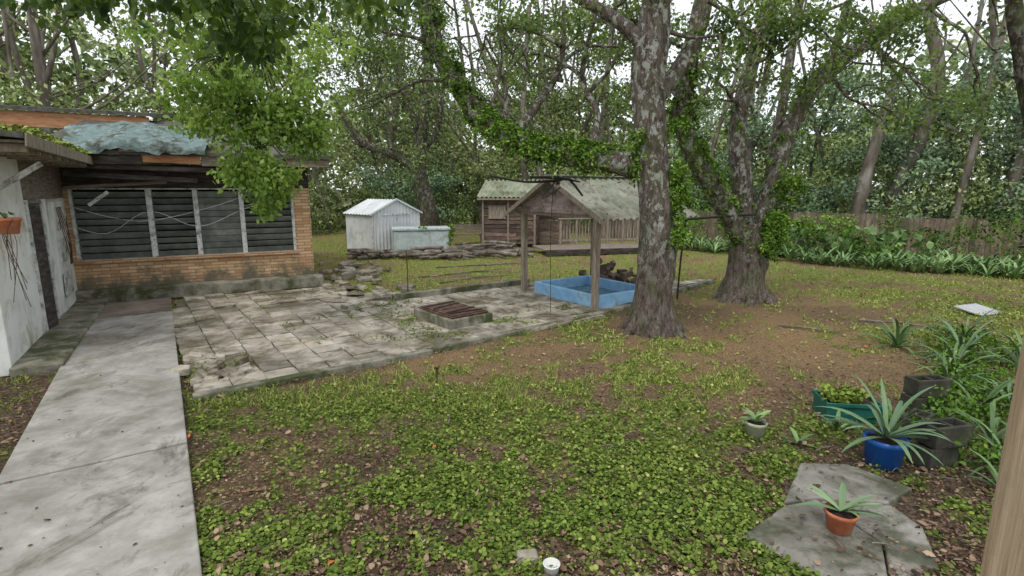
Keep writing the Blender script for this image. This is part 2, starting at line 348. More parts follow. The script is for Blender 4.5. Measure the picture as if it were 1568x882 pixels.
leaves(acc,np.stack([x,y,z],-1),np.where(big,rng.uniform(.04,.075,nn),rng.uniform(.012,.034,nn)),np.clip(rng.beta(1.5,2.2,nn)+.15*orange(x,y),0,.94)+(rng.random(nn)<.004)*.5,'hex',droop=0,flat=.75,wid=1.1)
acc.build('fallen_leaves',M_lit)

# ------------------------------------------------------------------ walkway & patio
g=grp('concrete_walkway')
for t0,t1,mt in ((0,.3,M_conc),(.303,.6,M_conc),(.603,.86,M_conc),(.863,1,M_concr)):
    A=np.array(WALK[0]);B=np.array(WALK[1]);C=np.array(WALK[2]);D=np.array(WALK[3])
    slab(g,'slab_section',[tuple(A+(B-A)*t0),tuple(A+(B-A)*t1),tuple(D+(C-D)*t1),tuple(D+(C-D)*t0)],-.1,.08,mt,bev=.012)
def tiles(acc,poly,org,ang,sz,miss=.03,z=.045):
    c,s=math.cos(math.radians(ang)),math.sin(math.radians(ang))
    for i in range(-40,60):
        for j in range(-40,60):
            lx,ly=(i+.5)*sz,(j+.5)*sz*.92
            wx,wy=org[0]+c*lx-s*ly,org[1]+s*lx+c*ly
            if not inpoly(np.array([wx]),np.array([wy]),poly)[0] or rng.random()<miss: continue
            if math.hypot(wx+4.1,wy-6.85)<.5: continue
            hx,hy=sz/2-.007,sz*.46-.007
            v=boxv(-hx,hx,-hy,hy,-.06,0);b=boxv(-hx+.008,hx-.008,-hy+.008,hy-.008,0,.006)
            v=np.vstack([v,b[4:]]);f=[[0,1,5,4],[1,2,6,5],[2,3,7,6],[3,0,4,7],[4,5,9,8],[5,6,10,9],[6,7,11,10],[7,4,8,11],[8,9,10,11]]
            v[:,:2]+=rng.normal(0,.007,(12,2));v[:,2]+=v[:,0]*rng.normal(0,.025)+v[:,1]*rng.normal(0,.025)+rng.normal(0,.006)
            w=np.stack([wx+c*v[:,0]-s*v[:,1],wy+s*v[:,0]+c*v[:,1],v[:,2]+z],-1)
            acc.add(w,np.array(f),np.clip(rng.normal(.68,.15),0,1))
g=grp('stone_patio')
acc=Acc();tiles(acc,PATIO1,PATIO1[0],36,.4,.03);tiles(acc,PATIO2,PATIO1[0],36,.4,.05);acc.build('paving_tiles',M_tile,g)
M_mort=pmat('patio_bed_soil',[(.07,.065,.04),(.15,.135,.08),(.24,.22,.15)],10,1,.6)
slab(g,'bed',PATIO1,-.08,.012,M_mort,bev=0);slab(g,'bed_right',PATIO2,-.08,.016,M_mort,bev=0)
def strip(par,name,p,q,w,z0,z1,mat):
    p=np.array(p);q=np.array(q);d=(q-p)/np.linalg.norm(q-p);nrm=np.array([-d[1],d[0]])*w/2
    return slab(par,name,[tuple(p-nrm),tuple(q-nrm),tuple(q+nrm),tuple(p+nrm)],z0,z1,mat)
strip(g,'edging_front',(-3.72,5.8),(-1.2,7.62),.13,-.05,.065,M_conc2)
strip(g,'edging_front_right',(-1.2,7.64),(1.55,9.85),.12,-.05,.07,M_conc2)
strip(g,'edging_side',(1.6,9.9),(5.3,13.85),.14,-.05,.07,M_conc2)
strip(g,'kerb_back',(-2.6,11.25),(.4,13.4),.16,-.05,.17,M_conc2)
acc=Acc()
for q in range(190):
    t=rng.random()
    if q<120: cx,cy=-4.0+rng.normal(0,.5)-1.3*t,12.1+5.5*t
    else: cx,cy=-3.2+rng.normal(0,.6),11.6+rng.normal(0,.8)
    r=rng.uniform(.08,.28);m=rng.integers(5,7);a=np.sort(rng.random(m)*6.28)
    if np.max(np.diff(np.append(a,a[0]+6.28)))>2.4: continue
    tl=rng.normal(0,.16,2);px=np.cos(a)*r;py=np.sin(a)*r*.8
    zt=.06+px*tl[0]+py*tl[1]+rng.random()*.05
    v=np.vstack([np.stack([cx+px,cy+py,zt-.07],-1),np.stack([cx+px*.95,cy+py*.95,zt],-1)])
    acc.add(v,[np.array([list(range(m,2*m))]),np.array([[i,(i+1)%m,m+(i+1)%m,m+i] for i in range(m)])],np.clip(rng.normal(.6,.2),0,1))
for cx,cy in [(-3.9,6.5),(-4.05,6.75),(-3.75,6.3),(-4.2,7.0),(-3.85,6.9),(-4.25,6.8),(-4.45,7.2),(-3.6,6.6),(-2.2,10.6),(-1.9,10.1)]:
    for q in range(5):
        r=rng.uniform(.05,.14);a=np.sort(np.linspace(0,6.28,5,endpoint=False)+rng.normal(0,.25,5));x0=cx+rng.normal(0,.12);y0=cy+rng.normal(0,.1)
        zt=.06+rng.random()*.05+np.cos(a)*rng.normal(0,.02)
        acc.add(np.vstack([np.stack([x0+np.cos(a)*r,y0+np.sin(a)*r,zt-.08],-1),np.stack([x0+np.cos(a)*r*.95,y0+np.sin(a)*r*.95,zt],-1)]),[np.array([[5,6,7,8,9]]),np.array([[i,(i+1)%5,5+(i+1)%5,5+i] for i in range(5)])],rng.uniform(.6,.95))
acc.build('broken_flagstones',M_tile)
acc=Acc()
def patch(cx,cy,sx,sy,n):
    for q in range(n):
        m=rng.integers(5,26);leaves(acc,np.stack([cx+rng.normal(0,sx)+rng.normal(0,.06,m),cy+rng.normal(0,sy)+rng.normal(0,.06,m),.05+rng.random(m)*.05],-1),rng.uniform(.015,.04,m),.45+rng.normal(0,.2,m),'rou',0,.5)
patch(-1.6,8.6,.4,.35,26);patch(-1.9,9.6,.35,.35,24);patch(-2.6,10.8,.35,.4,24);patch(.2,9.3,.3,.2,14);patch(-4.1,6.85,.2,.2,10);patch(-1.2,8.2,.3,.15,12);patch(.8,10.6,.4,.3,12);patch(-4.4,12.4,.3,.3,10);patch(-3.5,9.5,1.2,1.2,24)
acc.build('patio_weeds',M_cov)
g=grp('cracked_concrete_slab')
slab(g,'slab_piece',[SLAB[0],SLAB[1],(2.38,3.75),(2.53,3.22),(2.33,2.87),SLAB[7]],-.05,.03,M_slab)
slab(g,'slab_piece_b',[(2.1,3.7),SLAB[2],SLAB[3],SLAB[4],(2.9,3.69),(2.4,3.76)],-.05,.034,M_slab)
slab(g,'slab_piece_c',[(2.4,3.73),(2.91,3.67),SLAB[5],SLAB[6],(2.35,2.88),(2.545,3.22)],-.05,.026,M_slab)

# ------------------------------------------------------------------ house
H=grp('brick_house',(-9.35,11.1,0),27)
b=lambda n,*a,**k: box(H,n,*a,**k)
b('wall_below_window',0,4.83,0,.2,0,.9,M_brick,bev=0)
b('pier_right',4.45,4.83,0,.2,.9,2.45,M_brick,bev=0)
b('pier_left',0,.1,0,.2,.9,2.45,M_brick,bev=0)
b('header_beam',0,4.83,.0,.2,2.45,2.97,M_dark)
b('side_wall',4.63,4.83,.2,7,0,2.97,M_brick,bev=0)
b('ledge',-.05,5.02,-.32,-.002,0,.3,M_conc2,bev=.03,jit=.012)
b('window_sill',.04,4.5,-.07,-.003,.86,.93,M_brick)
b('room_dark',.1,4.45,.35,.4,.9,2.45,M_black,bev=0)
for q,(a0,a1) in enumerate([(.1,.16),(1.44,1.55),(2.33,2.43),(3.26,3.36),(4.39,4.45)]):
    b('window_mullion',a0,a1,-.025,.12,.93,2.42,M_whitef)
b('window_head',.1,4.45,-.02,.12,2.42,2.45,M_whitef,bev=0)
b('window_bottom_rail',.1,4.45,-.03,.12,.9,.93,M_whitef,bev=0)
acc=Acc()
for a0,a1,ts in ((.16,1.44,30),(1.55,2.33,36),(2.43,3.26,14),(3.36,4.39,34)):
    for k in range(10):
        z=.995+k*.146;t=math.radians(rng.normal(ts,4));v=boxv(a0,a1,-.004,.004,-.07,.07)
        R=np.array(Matrix.Rotation(t,3,'X'));v=v@R.T+np.array([0,.05,z]);acc.add(v,BF,np.clip(rng.normal(.5,.15),0,1))
acc.build('jalousie_louvres',M_glass,H)
b('soffit',-.3,5.25,-.72,0,2.975,3.0,M_dark,bev=0)
b('fascia_board',-.3,1.55,-.76,-.72,2.93,3.12,M_dark,jit=.01)
b('fascia_bare',1.57,2.6,-.76,-.72,2.96,3.14,M_or,jit=.012)
b('fascia_right',2.62,5.25,-.76,-.72,2.93,3.12,M_woodh,jit=.01)
b('hanging_board',.2,2.5,-.55,-.5,2.62,2.72,M_dark,rot=('Y',3))
b('hanging_board_b',.1,1.9,-.3,-.26,2.48,2.55,M_woodh,rot=('Y',-4))
b('hanging_board_c',.6,3.4,-.68,-.64,2.8,2.9,M_dark,rot=('Y',1.5))
b('broken_strip',.45,.9,-.4,-.37,2.2,2.27,M_whitef,rot=('Y',-38))
prism(H,'roof_slab',[(-.3,-.82,3.12),(5.3,-.82,3.12),(5.3,5,4.32),(-.3,5,4.32),(-.3,-.82,3.2),(5.3,-.82,3.2),(5.3,5,4.42),(-.3,5,4.42)],M_shing)
prism(H,'roof_deck_edge',[(1.2,-.79,3.14),(2.7,-.79,3.14),(2.7,-.77,3.14),(1.2,-.77,3.14),(1.2,-.86,3.22),(2.7,-.86,3.22),(2.7,-.84,3.24),(1.2,-.84,3.24)],M_or)
b('upper_roof_fascia',-9,1.2,4.2,4.26,4.02,4.42,M_or)
prism(H,'upper_roof',[(-9,4.1,4.43),(1.4,4.1,4.43),(1.4,9,5),(-9,9,5),(-9,4.1,4.52),(1.4,4.1,4.52),(1.4,9,5.1),(-9,9,5.1)],M_shing)
acc=Acc();nu,nv=110,90
uu,vv=np.meshgrid(np.linspace(0,1,nu),np.linspace(0,1,nv))
tx=.1+2.6*uu+.15*np.sin(vv*6);yy=-1.0+3.0*vv
rz=np.where(yy<-.84,3.21-( -.84-yy)*1.1,3.21+(yy+.84)*.21)
rdg=1-np.abs(fbm(uu*5+3,vv*5+8,4)*2-1)*2
tz=rz+.04+.16*(fbm(uu*3+3,vv*3+8,3)-.3)*np.clip(vv*3+.25,0,1)+.09*np.clip(rdg,0,1)+.02*np.sin(uu*33+vv*9)+.1*np.exp(-((uu-.5)/.3)**2)
i=np.arange(nv-1)[:,None]*nu;j=np.arange(nu-1)[None]
acc.add(np.stack([tx,np.maximum(yy,-.92)-.02*np.sin(uu*30),tz-(vv==0)*.05*np.sin(uu*17)**2],-1),np.stack([i+j,i+j+1,i+nu+j+1,i+nu+j],-1).reshape(-1,4))
acc.build('roof_tarp',M_tarp,H,smooth=True)
acc=Acc()
def wire(pts,r=.006,ac=None): tube(ac or acc,pts,[r]*len(pts),5,.15,0)
wire([(-.1,-.4,2.2),(.8,-.3,1.85),(1.5,-.2,1.75),(2.6,-.2,2.0),(3.6,-.3,2.35)])
wire([(0,-.3,1.75),(.7,-.2,1.5),(1.5,-.15,1.95),(2.4,-.2,1.6),(3.3,-.2,1.95),(4.2,-.3,2.3)])
acc.build('loose_wires',M_whitef,H)
W=grp('wing_frame',(-6.58,6.62,0),121.5)
W.name='side_wing';W.parent=H;W.matrix_parent_inverse=PM[H.name].inverted()
w=lambda n,*a,**k: box(W,n,*a,**k)
w('block_wall',0,2.0,0,.2,0,2.95,M_white,bev=.01)
w('block_wall_end',0,.2,.2,5,0,2.95,M_white,bev=0)
w('wall_above_door',2.0,5.25,0,.2,2.25,2.95,M_woodh,bev=0)
w('wall_between_doors',3.1,3.5,-.003,.2,0,2.25,M_white,bev=0)
w('wall_end_pier',4.65,5.25,-.003,.2,0,2.25,M_white,bev=0)
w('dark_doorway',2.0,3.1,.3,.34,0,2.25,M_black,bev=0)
w('door_jamb_a',2.0,2.1,-.03,.15,.12,2.25,M_whitef);w('door_jamb_b',3.0,3.1,-.03,.15,.12,2.25,M_whitef)
w('screen_door',2.12,2.5,-.06,-.02,.14,2.2,M_dark,rot=('Z',-12))
w('white_door',3.55,4.6,-.05,.02,.12,2.2,M_white,rot=('X',1.5))
for zz in (.4,1.05,1.65): w('door_panel',3.7,4.45,-.075,-.051,zz,zz+.45,M_whitef,rot=('X',1.5))
w('step_kerb',-.15,5.3,-.55,-.004,-.05,.13,M_conc2,bev=.02,jit=.008)
prism(W,'roof_slab',[(-.7,-.62,3.0),(5.4,-.62,3.0),(5.4,6,3.55),(-.7,6,3.55),(-.7,-.62,3.07),(5.4,-.62,3.07),(5.4,6,3.65),(-.7,6,3.65)],M_shing)
w('eave_fascia',-.7,5.3,-.66,-.625,2.9,3.06,M_wood,jit=.008)
w('soffit_board',-.6,5.3,-.6,-.01,2.955,2.985,M_woodh,bev=0)
for k in range(9): w('rafter_tail',-.5+k*.65,-.44+k*.65,-.6,0,2.85,2.95,M_wood)
w('eave_bracket',.4,.46,-.6,-.0,2.55,2.62,M_whitef,rot=('X',-35))
acc=Acc();tt=rng.random(2600)*6-.7;ys=-.62+rng.random(2600)**2*1.6
leaves(acc,np.stack([tt,ys,3.08+(ys+.62)*.085+rng.random(2600)*.09],-1),rng.uniform(.04,.09,2600),.4+rng.random(2600)*.6,'hex',flat=.5)
acc.build('roof_leaf_litter',M_cov,W)
acc=Acc()
for q in range(4): wire([(3.6+q*.12,-.12,2.1),(3.7+q*.1,-.2,1.2+q*.1),(4.0+q*.05,-.15,1.0),(4.3,-.14,1.3+q*.2)],.007,acc)
acc.build('hanging_chains',M_rust,W)

# ------------------------------------------------------------------ revolve helper
def revolve(par,name,prof,mat,loc=(0,0,0),seg=28):
    acc=Acc();a=np.linspace(0,2*np.pi,seg,endpoint=False);pr=np.array(prof,float)
    V=np.stack([pr[:,0:1]*np.cos(a),pr[:,0:1]*np.sin(a),np.repeat(pr[:,1:2],seg,1)],-1)+np.array(loc)
    n=len(pr);i=np.arange(n-1)[:,None]*seg;j=np.arange(seg)[None];k=(j+1)%seg
    acc.add(V,np.stack([i+j,i+k,i+seg+k,i+seg+j],-1).reshape(-1,4))
    return acc.build(name,mat,par,smooth=True)
def pot(par,r,h,mat,loc=(0,0,0),taper=.72):
    revolve(par,'pot_body',[(0.001,0),(r*taper,0),(r*.93,h*.8),(r,h*.82),(r*1.03,h*.83),(r*1.04,h),(r*.95,h),(r*.9,h*.86),(r*.88,h*.84)],mat,loc)
    revolve(par,'soil',[(0.001,h*.87),(r*.5,h*.88),(r*.92,h*.85)],M_soil,loc)
def straps(acc,org,n,L,wd,up=(.5,1.3),sh=.5,segs=7,curl=1.6,fold=.25):
    for q in range(n):
        az=q*2.399+rng.normal(0,.25);el=rng.uniform(*up);l=L*rng.uniform(.7,1.1);w=wd*rng.uniform(.8,1.15)
        p=np.array(org,float);pts=[];sh0=np.clip(sh+rng.normal(0,.15),0,1);e=el
        for s in range(segs+1):
            t=s/segs;d=np.array([math.cos(az)*math.cos(e),math.sin(az)*math.cos(e),math.sin(e)])
            sd=np.array([-math.sin(az),math.cos(az),0]);up_=np.cross(sd,d)*-1
            ww=w*(math.sin(math.pi*min(1,(t*.85+.13)))**.7 if t<1 else .02)
            pts+= [p-sd*ww+up_*ww*fold,p+up_*0,p+sd*ww+up_*ww*fold]
            p=p+d*l/segs;e-=curl*rng.uniform(.7,1.2)/segs*(.4+t)
            az+=rng.normal(0,.04)
        pts=np.array(pts);F=[]
        for s in range(segs):
            a=s*3;F+=[[a,a+1,a+4,a+3],[a+1,a+2,a+5,a+4]]
        acc.add(pts,np.array(F),sh0)

g=grp('hanging_terracotta_pot',(-6.36,6.66,1.86))
pot(g,.15,.2,M_terra);acc=Acc();clump(acc,(0,0,.22),.1,14,.06,.5,'hex');acc.build('plant',M_cov,g)
acc=Acc()
for k in range(7): wire([(rng.normal(0,.08),rng.normal(0,.08),.2),(rng.normal(0,.05)+.1,-.1,-.1),(rng.normal(0,.12)+.1,-.05,-.5-rng.random()*.5)],.004,acc)
acc.build('dry_tendrils',M_rust,g)
acc=Acc();wire([(-.2,.0,.25),(-.1,0,.3),(0,0,.2)],.012,acc);acc.build('bracket',M_iron,g)

# ------------------------------------------------------------------ corrugated sheet
def corr(acc,p0,p1,p2,p3,waves,amp,nv=2):
    p0,p1,p2,p3=[np.array(p,float) for p in (p0,p1,p2,p3)]
    nu=waves*6+1;u=np.linspace(0,1,nu);v=np.linspace(0,1,nv)
    nrm=unit(np.cross(p1-p0,p3-p0))
    V=(p0*(1-u)[:,None]+p1*u[:,None])[None]*(1-v)[:,None,None]+(p3*(1-u)[:,None]+p2*u[:,None])[None]*v[:,None,None]
    V=V+nrm*(amp*np.clip(np.sin(u*waves*2*np.pi)*1.6,-1,1))[None,:,None]
    i=np.arange(nv-1)[:,None]*nu;j=np.arange(nu-1)[None]
    acc.add(V,np.stack([i+j,i+j+1,i+nu+j+1,i+nu+j],-1).reshape(-1,4),.72)

S=grp('metal_garden_shed',(-5.45,20.6,0),48)
acc=Acc();w_,d_,e_,pk=2.3,1.9,1.5,2.02
def gable(acc,y):
    nu=85;u=np.linspace(0,1,nu);top=e_+(pk-e_)*(1-np.abs(u-.5)*2);off=.022*np.clip(np.sin(u*14*2*np.pi)*1.6,-1,1)
    V=np.stack([np.stack([u*w_,y+off,0*u],-1),np.stack([u*w_,y+off,top],-1)])
    j=np.arange(nu-1);acc.add(V,np.stack([j,j+1,nu+j+1,nu+j],-1))
gable(acc,0);gable(acc,d_)
corr(acc,(0,0,0),(0,d_,0),(0,d_,e_),(0,0,e_),12,.015);corr(acc,(w_,0,0),(w_,d_,0),(w_,d_,e_),(w_,0,e_),12,.015)
corr(acc,(-.1,-.08,e_-.03),(-.1,d_+.08,e_-.03),(w_/2,d_+.08,pk+.02),(w_/2,-.08,pk+.02),10,.02)
corr(acc,(w_+.1,-.08,e_-.03),(w_+.1,d_+.08,e_-.03),(w_/2,d_+.08,pk+.02),(w_/2,-.08,pk+.02),10,.02)
acc.build('corrugated_panels',M_shed,S)
for sx in (0,1):
    (x0,z0),(x1,z1)=[(-.12,e_-.06),(w_/2,pk-.0)] if sx==0 else [(w_+.12,e_-.06),(w_/2,pk-.0)]
    prism(S,'gable_trim',[(x0,-.1,z0),(x1,-.1,z1),(x1,-.04,z1),(x0,-.04,z0),(x0,-.1,z0+.07),(x1,-.1,z1+.07),(x1,-.04,z1+.07),(x0,-.04,z0+.07)],M_shed)
box(S,'corner_trim',-.03,.03,-.03,.03,0,e_,M_whitef);box(S,'corner_trim_b',w_-.03,w_+.03,-.03,.03,0,e_,M_whitef)
box(S,'door_rail',.5,1.8,-.05,-.03,1.42,1.48,M_whitef);box(S,'door_edge',1.12,1.17,-.05,-.028,.03,1.42,M_whitef)

T=grp('water_tank',(-4.55,20.2,0),14)
box(T,'body',0,2.15,0,.9,.1,.86,M_tank,bev=.05);box(T,'lid',-.05,2.2,-.05,.95,.865,.98,M_tank,bev=.03)
for k in (.05,.72,1.4,2.06): box(T,'rib',k,k+.05,-.025,-.001,.12,.84,M_tank,bev=.005)
box(T,'plinth',.1,2.05,.1,.8,0,.1,M_conc2)
acc=Acc()
for k in range(9): clump(acc,(2.1+rng.normal(0,.1),rng.uniform(-.05,.5),1-.1*k*.8),.16,40,.09,.5,'hex')
clump(acc,(1.1,0,1.0),.3,60,.08,.5,'hex',flatz=.2)
acc.build('creeping_vine',M_fern,T)
for loc,nk,sx in (((-3.5,18.9,0),80,2.1),((-.6,19.6,0),26,1.1),((-1.2,21.2,0),26,1.2)):
    g=grp('log_pile',loc);acc=Acc()
    for k in range(nk):
        x0=rng.uniform(-sx,sx);y0=rng.normal(0,.3);a=rng.normal(0,.4);l=rng.uniform(.3,1.5);zz=abs(rng.normal(.12,.1))
        tube(acc,[(x0-l/2*math.cos(a),y0-l/2*math.sin(a),zz),(x0,y0,zz+.03),(x0+l/2*math.cos(a),y0+l/2*math.sin(a),zz+rng.normal(0,.04))],[rng.uniform(.02,.08)]*3,7,.3)
    acc.build('logs',M_barkf,g,smooth=True)
g=grp('fallen_branches');acc=Acc()
for p,q in (((-1.9,13.6),(-.6,15.0)),((-2.6,14.5),(-.2,16.2)),((-1.2,15.6),(.4,15.3)),((-1.6,14.2),(.1,14.9)),((-2.4,16.4),(-.4,17.2)),((-1.3,16.8),(.9,17.6)),((4.8,9.2),(5.6,8.6)),((6.5,9.6),(7.6,8.9))):
    m=((p[0]+q[0])/2+.1,(p[1]+q[1])/2,.03);tube(acc,[(*p,.015),m,(*q,.02)],[.022,.018,.008],6,.3)
for k in range(160):
    y0=rng.uniform(2.8,10);x0=rng.uniform(-.6,1)*y0;a=rng.random()*6.28;l=rng.uniform(.06,.22)
    if hard(np.array([x0]),np.array([y0]))[0]: continue
    tube(acc,[(x0,y0,.03),(x0+l*.5*math.cos(a)+rng.normal(0,.01),y0+l*.5*math.sin(a),.04),(x0+l*math.cos(a),y0+l*math.sin(a),.03)],[.004,.0035,.002],4,.1,0)
acc.build('branches',M_barkf,g)

S=grp('wooden_plank_shed',(-1.25,22.9,0),-10)
acc=Acc()
def planks(acc,ax,a0,a1,c,z0,z1,h=.17):
    z=z0
    while z<z1-.02:
        t=min(z+h,z1)-.014;pos=a0
        while pos<a1-.01:
            off=rng.normal(0,.014);e=min(a1,pos+rng.uniform(.8,2.2))
            v=boxv(pos+.004,e-.004,c-.012+off,c+.012+off,z,t) if ax=='x' else boxv(c-.012+off,c+.012+off,pos+.004,e-.004,z,t)
            v[:,2]+=rng.normal(0,.009);acc.add(v,BF,np.clip(rng.normal(.5,.34),0,1));pos=e
        z+=h
planks(acc,'x',0,2.3,0,.12,2.15);planks(acc,'y',0,2.6,2.32,.12,2.15);planks(acc,'y',0,2.6,-.02,.12,2.15);planks(acc,'x',0,2.3,2.6,.12,2.15)
planks(acc,'x',2.36,3.7,.7,.12,1.9)
acc.build('plank_walls',M_red,S)
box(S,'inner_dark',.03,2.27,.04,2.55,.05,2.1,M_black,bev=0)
for xx in (0,1.1,2.25): box(S,'wall_post',xx-.03,xx+.05,-.075,-.03,0,2.15,M_wood)
box(S,'shutter',.25,1.0,-.07,-.035,1.2,1.75,M_wood)
M_metal2=pmat('green_grey_corrugated',[(.17,.21,.14),(.28,.32,.23),(.4,.43,.34)],2,.5,.1,dirt=(.1,.11,.06),dscale=1.2,attr=True,dirt2=((.2,.12,.07),1.6,.54,.68))
acc=Acc();corr(acc,(-.2,-.35,2.12),(2.9,-.35,2.12),(2.9,1.4,2.85),(-.2,1.4,2.85),16,.03);corr(acc,(-.2,2.95,2.12),(2.9,2.95,2.12),(2.9,1.4,2.85),(-.2,1.4,2.85),16,.03)
acc.build('corrugated_roof',M_metal2,S)
box(S,'eave_board',-.18,2.88,-.33,-.29,2.0,2.08,M_wood)
prism(S,'gable_board',[(2.33,0,2.12),(2.36,0,2.12),(2.36,2.6,2.12),(2.33,2.6,2.12),(2.33,1.35,2.78),(2.36,1.35,2.78),(2.36,1.45,2.78),(2.33,1.45,2.78)],M_red)
D=grp('wooden_deck',(2.4,19.6,0),14)
for k in range(12): box(D,'deck_board',-1.2,3.4,k*.15,k*.15+.14,.2,.24,M_woodh,bev=.004)
box(D,'deck_rim',-1.2,3.4,-.045,-.005,.02,.235,M_dark)
for k in range(6): box(D,'rail_post',-.05+k*.68,.04+k*.68,1.75,1.84,.24,1.25,M_wood)
box(D,'top_rail',-.1,3.45,1.72,1.86,1.25,1.3,M_wood)
for k in range(26): box(D,'picket',k*.135,k*.135+.05,1.86,1.885,.3,1.2,M_wood,bev=0)
box(D,'bottom_rail',-.1,3.45,1.76,1.8,.36,.42,M_wood)
g=grp('wooden_bench',(-1.9,24,0),10)
box(g,'seat',-.8,.6,0,.4,.42,.47,M_woodh);box(g,'back',-.8,.6,.4,.44,.6,.85,M_woodh)
for xx in (-.75,.5): box(g,'leg',xx,xx+.07,.02,.09,0,.42,M_wood);box(g,'leg',xx,xx+.07,.33,.4,0,.6,M_wood)

# ------------------------------------------------------------------ gable shelter over tub
R=34
G=grp('gable_roof_well_shelter',(1.66,10.32,0),R)
for xx,yy in ((0,0),(0,2.45),(2.2,0),(2.2,2.45)):
    box(G,'post',xx-.06,xx+.06,yy-.06,yy+.06,0,1.86,M_wood,bev=.01)
for xx in (0,2.2): box(G,'tie_beam',xx-.045,xx+.045,-.25,2.7,1.86,1.98,M_wood)
for yy in (0,2.45): box(G,'plate_beam',-.2,2.4,yy-.04,yy+.04,1.985,2.05,M_wood)
def tri(x,z0,mat,nm,t=.03):
    prism(G,nm,[(x,-.28,z0),(x+t,-.28,z0),(x+t,2.73,z0),(x,2.73,z0),(x,1.2,z0+.66),(x+t,1.2,z0+.66),(x+t,1.25,z0+.66),(x,1.25,z0+.66)],mat)
M_gab=pmat('faded_gable_board',[(.16,.13,.115),(.29,.235,.215),(.42,.37,.34)],4,.85,.5,(4,1,3),dirt=(.1,.08,.06),dscale=2.5)
tri(-.1,1.93,M_gab,'gable_board');tri(2.3,1.93,M_gab,'gable_board_back')
M_metal3=pmat('grey_green_corrugated',[(.24,.26,.2),(.35,.37,.3),(.48,.49,.43)],1.6,.5,.1,dirt=(.13,.14,.075),dscale=1.1,dpos=(.46,.64),attr=True,dirt2=((.18,.13,.08),1.8,.52,.66))
acc=Acc();corr(acc,(-.28,-.42,1.86),(2.6,-.42,1.86),(2.6,1.225,2.68),(-.28,1.225,2.68),16,.024);corr(acc,(-.28,2.87,1.86),(2.6,2.87,1.86),(2.6,1.225,2.68),(-.28,1.225,2.68),16,.024)
acc.build('corrugated_roof',M_metal3,G)
box(G,'ridge_cap',-.3,2.62,1.12,1.33,2.695,2.72,M_metal)
for yy in (-.42,2.87):
    prism(G,'barge_board',[(-.3,yy,1.78),(-.27,yy,1.78),(-.27,1.225,2.6),(-.3,1.225,2.6),(-.3,yy,1.88),(-.27,yy,1.88),(-.27,1.225,2.7),(-.3,1.225,2.7)],M_wood)
for k in range(5): box(G,'purlin',-.25,2.55,-.3+k*.3,-.25+k*.3,1.88+k*.15,1.91+k*.15,M_wood,bev=0)
B=grp('blue_tub',(1.72,10.42,0),R)
L1,L2,hh,t=1.7,2.15,.3,.1
box(B,'rim_front',0,L1,0,t,0,hh,M_tub,bev=.02);box(B,'rim_back',0,L1,L2-t,L2,0,hh,M_tub,bev=.02)
box(B,'rim_left',0,t,t+.001,L2-t-.001,0,hh-.003,M_tub,bev=.02);box(B,'rim_right',L1-t,L1,t+.001,L2-t-.001,0,hh-.003,M_tub,bev=.02)
box(B,'basin_floor',t,L1-t,t,L2-t,.01,.07,M_tubin,bev=0)
g=grp('wood_and_rock_pile',(2.65,13.3,0))
acc=Acc()
for k in range(46):
    c=np.array([rng.normal(0,.33),rng.normal(0,.3),abs(rng.normal(.2,.16))])
    v=boxv(-1,1,-1,1,-1,1)*np.array([1.6,.7,.7])*rng.uniform(.06,.12)*rng.uniform(.6,1,(8,3))@np.array(Matrix.Rotation(rng.random()*6,3,'Z')@Matrix.Rotation(rng.normal(0,.6),3,'Y')).T
    acc.add(v+c,BF,rng.random())
acc.build('chunks',M_red,g)

g=grp('well_box',(-1.04,8.72,0),41)
box(g,'concrete_box',0,.92,0,1.25,-.05,.22,M_conc2,bev=.025,jit=.01)
box(g,'lid_frame',.06,.86,.06,1.19,.222,.25,M_rust,bev=.01)
box(g,'lid_door_a',.1,.82,.1,.6,.252,.268,M_rust,bev=.004);box(g,'lid_door_b',.1,.82,.64,1.14,.252,.272,M_rust,bev=.004)
for yy in (.2,.35,.8,1.0): box(g,'lid_strap',.12,.8,yy,yy+.035,.274,.286,M_iron,bev=0,rot=('Z',rng.normal(0,12)))

g=grp('hanging_iron_bracket',(.82,9.6,2.55))
acc=Acc();tube(acc,[(-1.2,-.2,.1),(-.6,-.1,.0),(0,0,.02)],[.02,.022,.03],6,.2,0);tube(acc,[(0,0,.02),(.2,.02,.05),(.45,.0,-.25)],[.028,.024,.018],6,.2,0)
tube(acc,[(0,0,.45),(0,0,.1),(0,0,-.05)],[.008,.008,.05],6,.2,0);tube(acc,[(-.5,0,.08),(0,0,.07),(.4,0,0)],[.02,.03,.012],6,.2,0)
tube(acc,[(-.08,-.0,.0),(-.12,-.02,-1),(-.1,-.02,-2.4)],[.006]*3,5,.3,0)
tube(acc,[(0,0,.05),(-.3,-.1,-.3),(.05,0,-.1)],[.012]*3,5,.3,0)
acc.build('iron_arms',M_iron,g)
g=grp('metal_stake',(-2.4,11.9,0));acc=Acc();tube(acc,[(0,0,0),(.01,0,.5),(0,0,1.05)],[.012]*3,6,.3,0);acc.build('rod',M_rust,g)
g=grp('metal_stake',(-.96,6.35,0));acc=Acc();tube(acc,[(0,0,0),(.01,0,.1),(0.01,0,.2)],[.012]*3,6,.3,0);tube(acc,[(-.02,0,.19),(.01,0,.2),(.04,0,.19)],[.012]*3,6,.3,0);acc.build('rod',M_rust,g)
g=grp('crossbar_pole',(4.2,11.2,0));acc=Acc();tube(acc,[(-.95,-.2,1.78),(0.,0,1.84),(1.0,.1,1.9)],[.025]*3,6,.3,0);tube(acc,[(-.55,.2,0),(-.55,.1,1),(-.55,-.1,1.82)],[.02]*3,6,.3,0);acc.build('bar',M_iron,g)

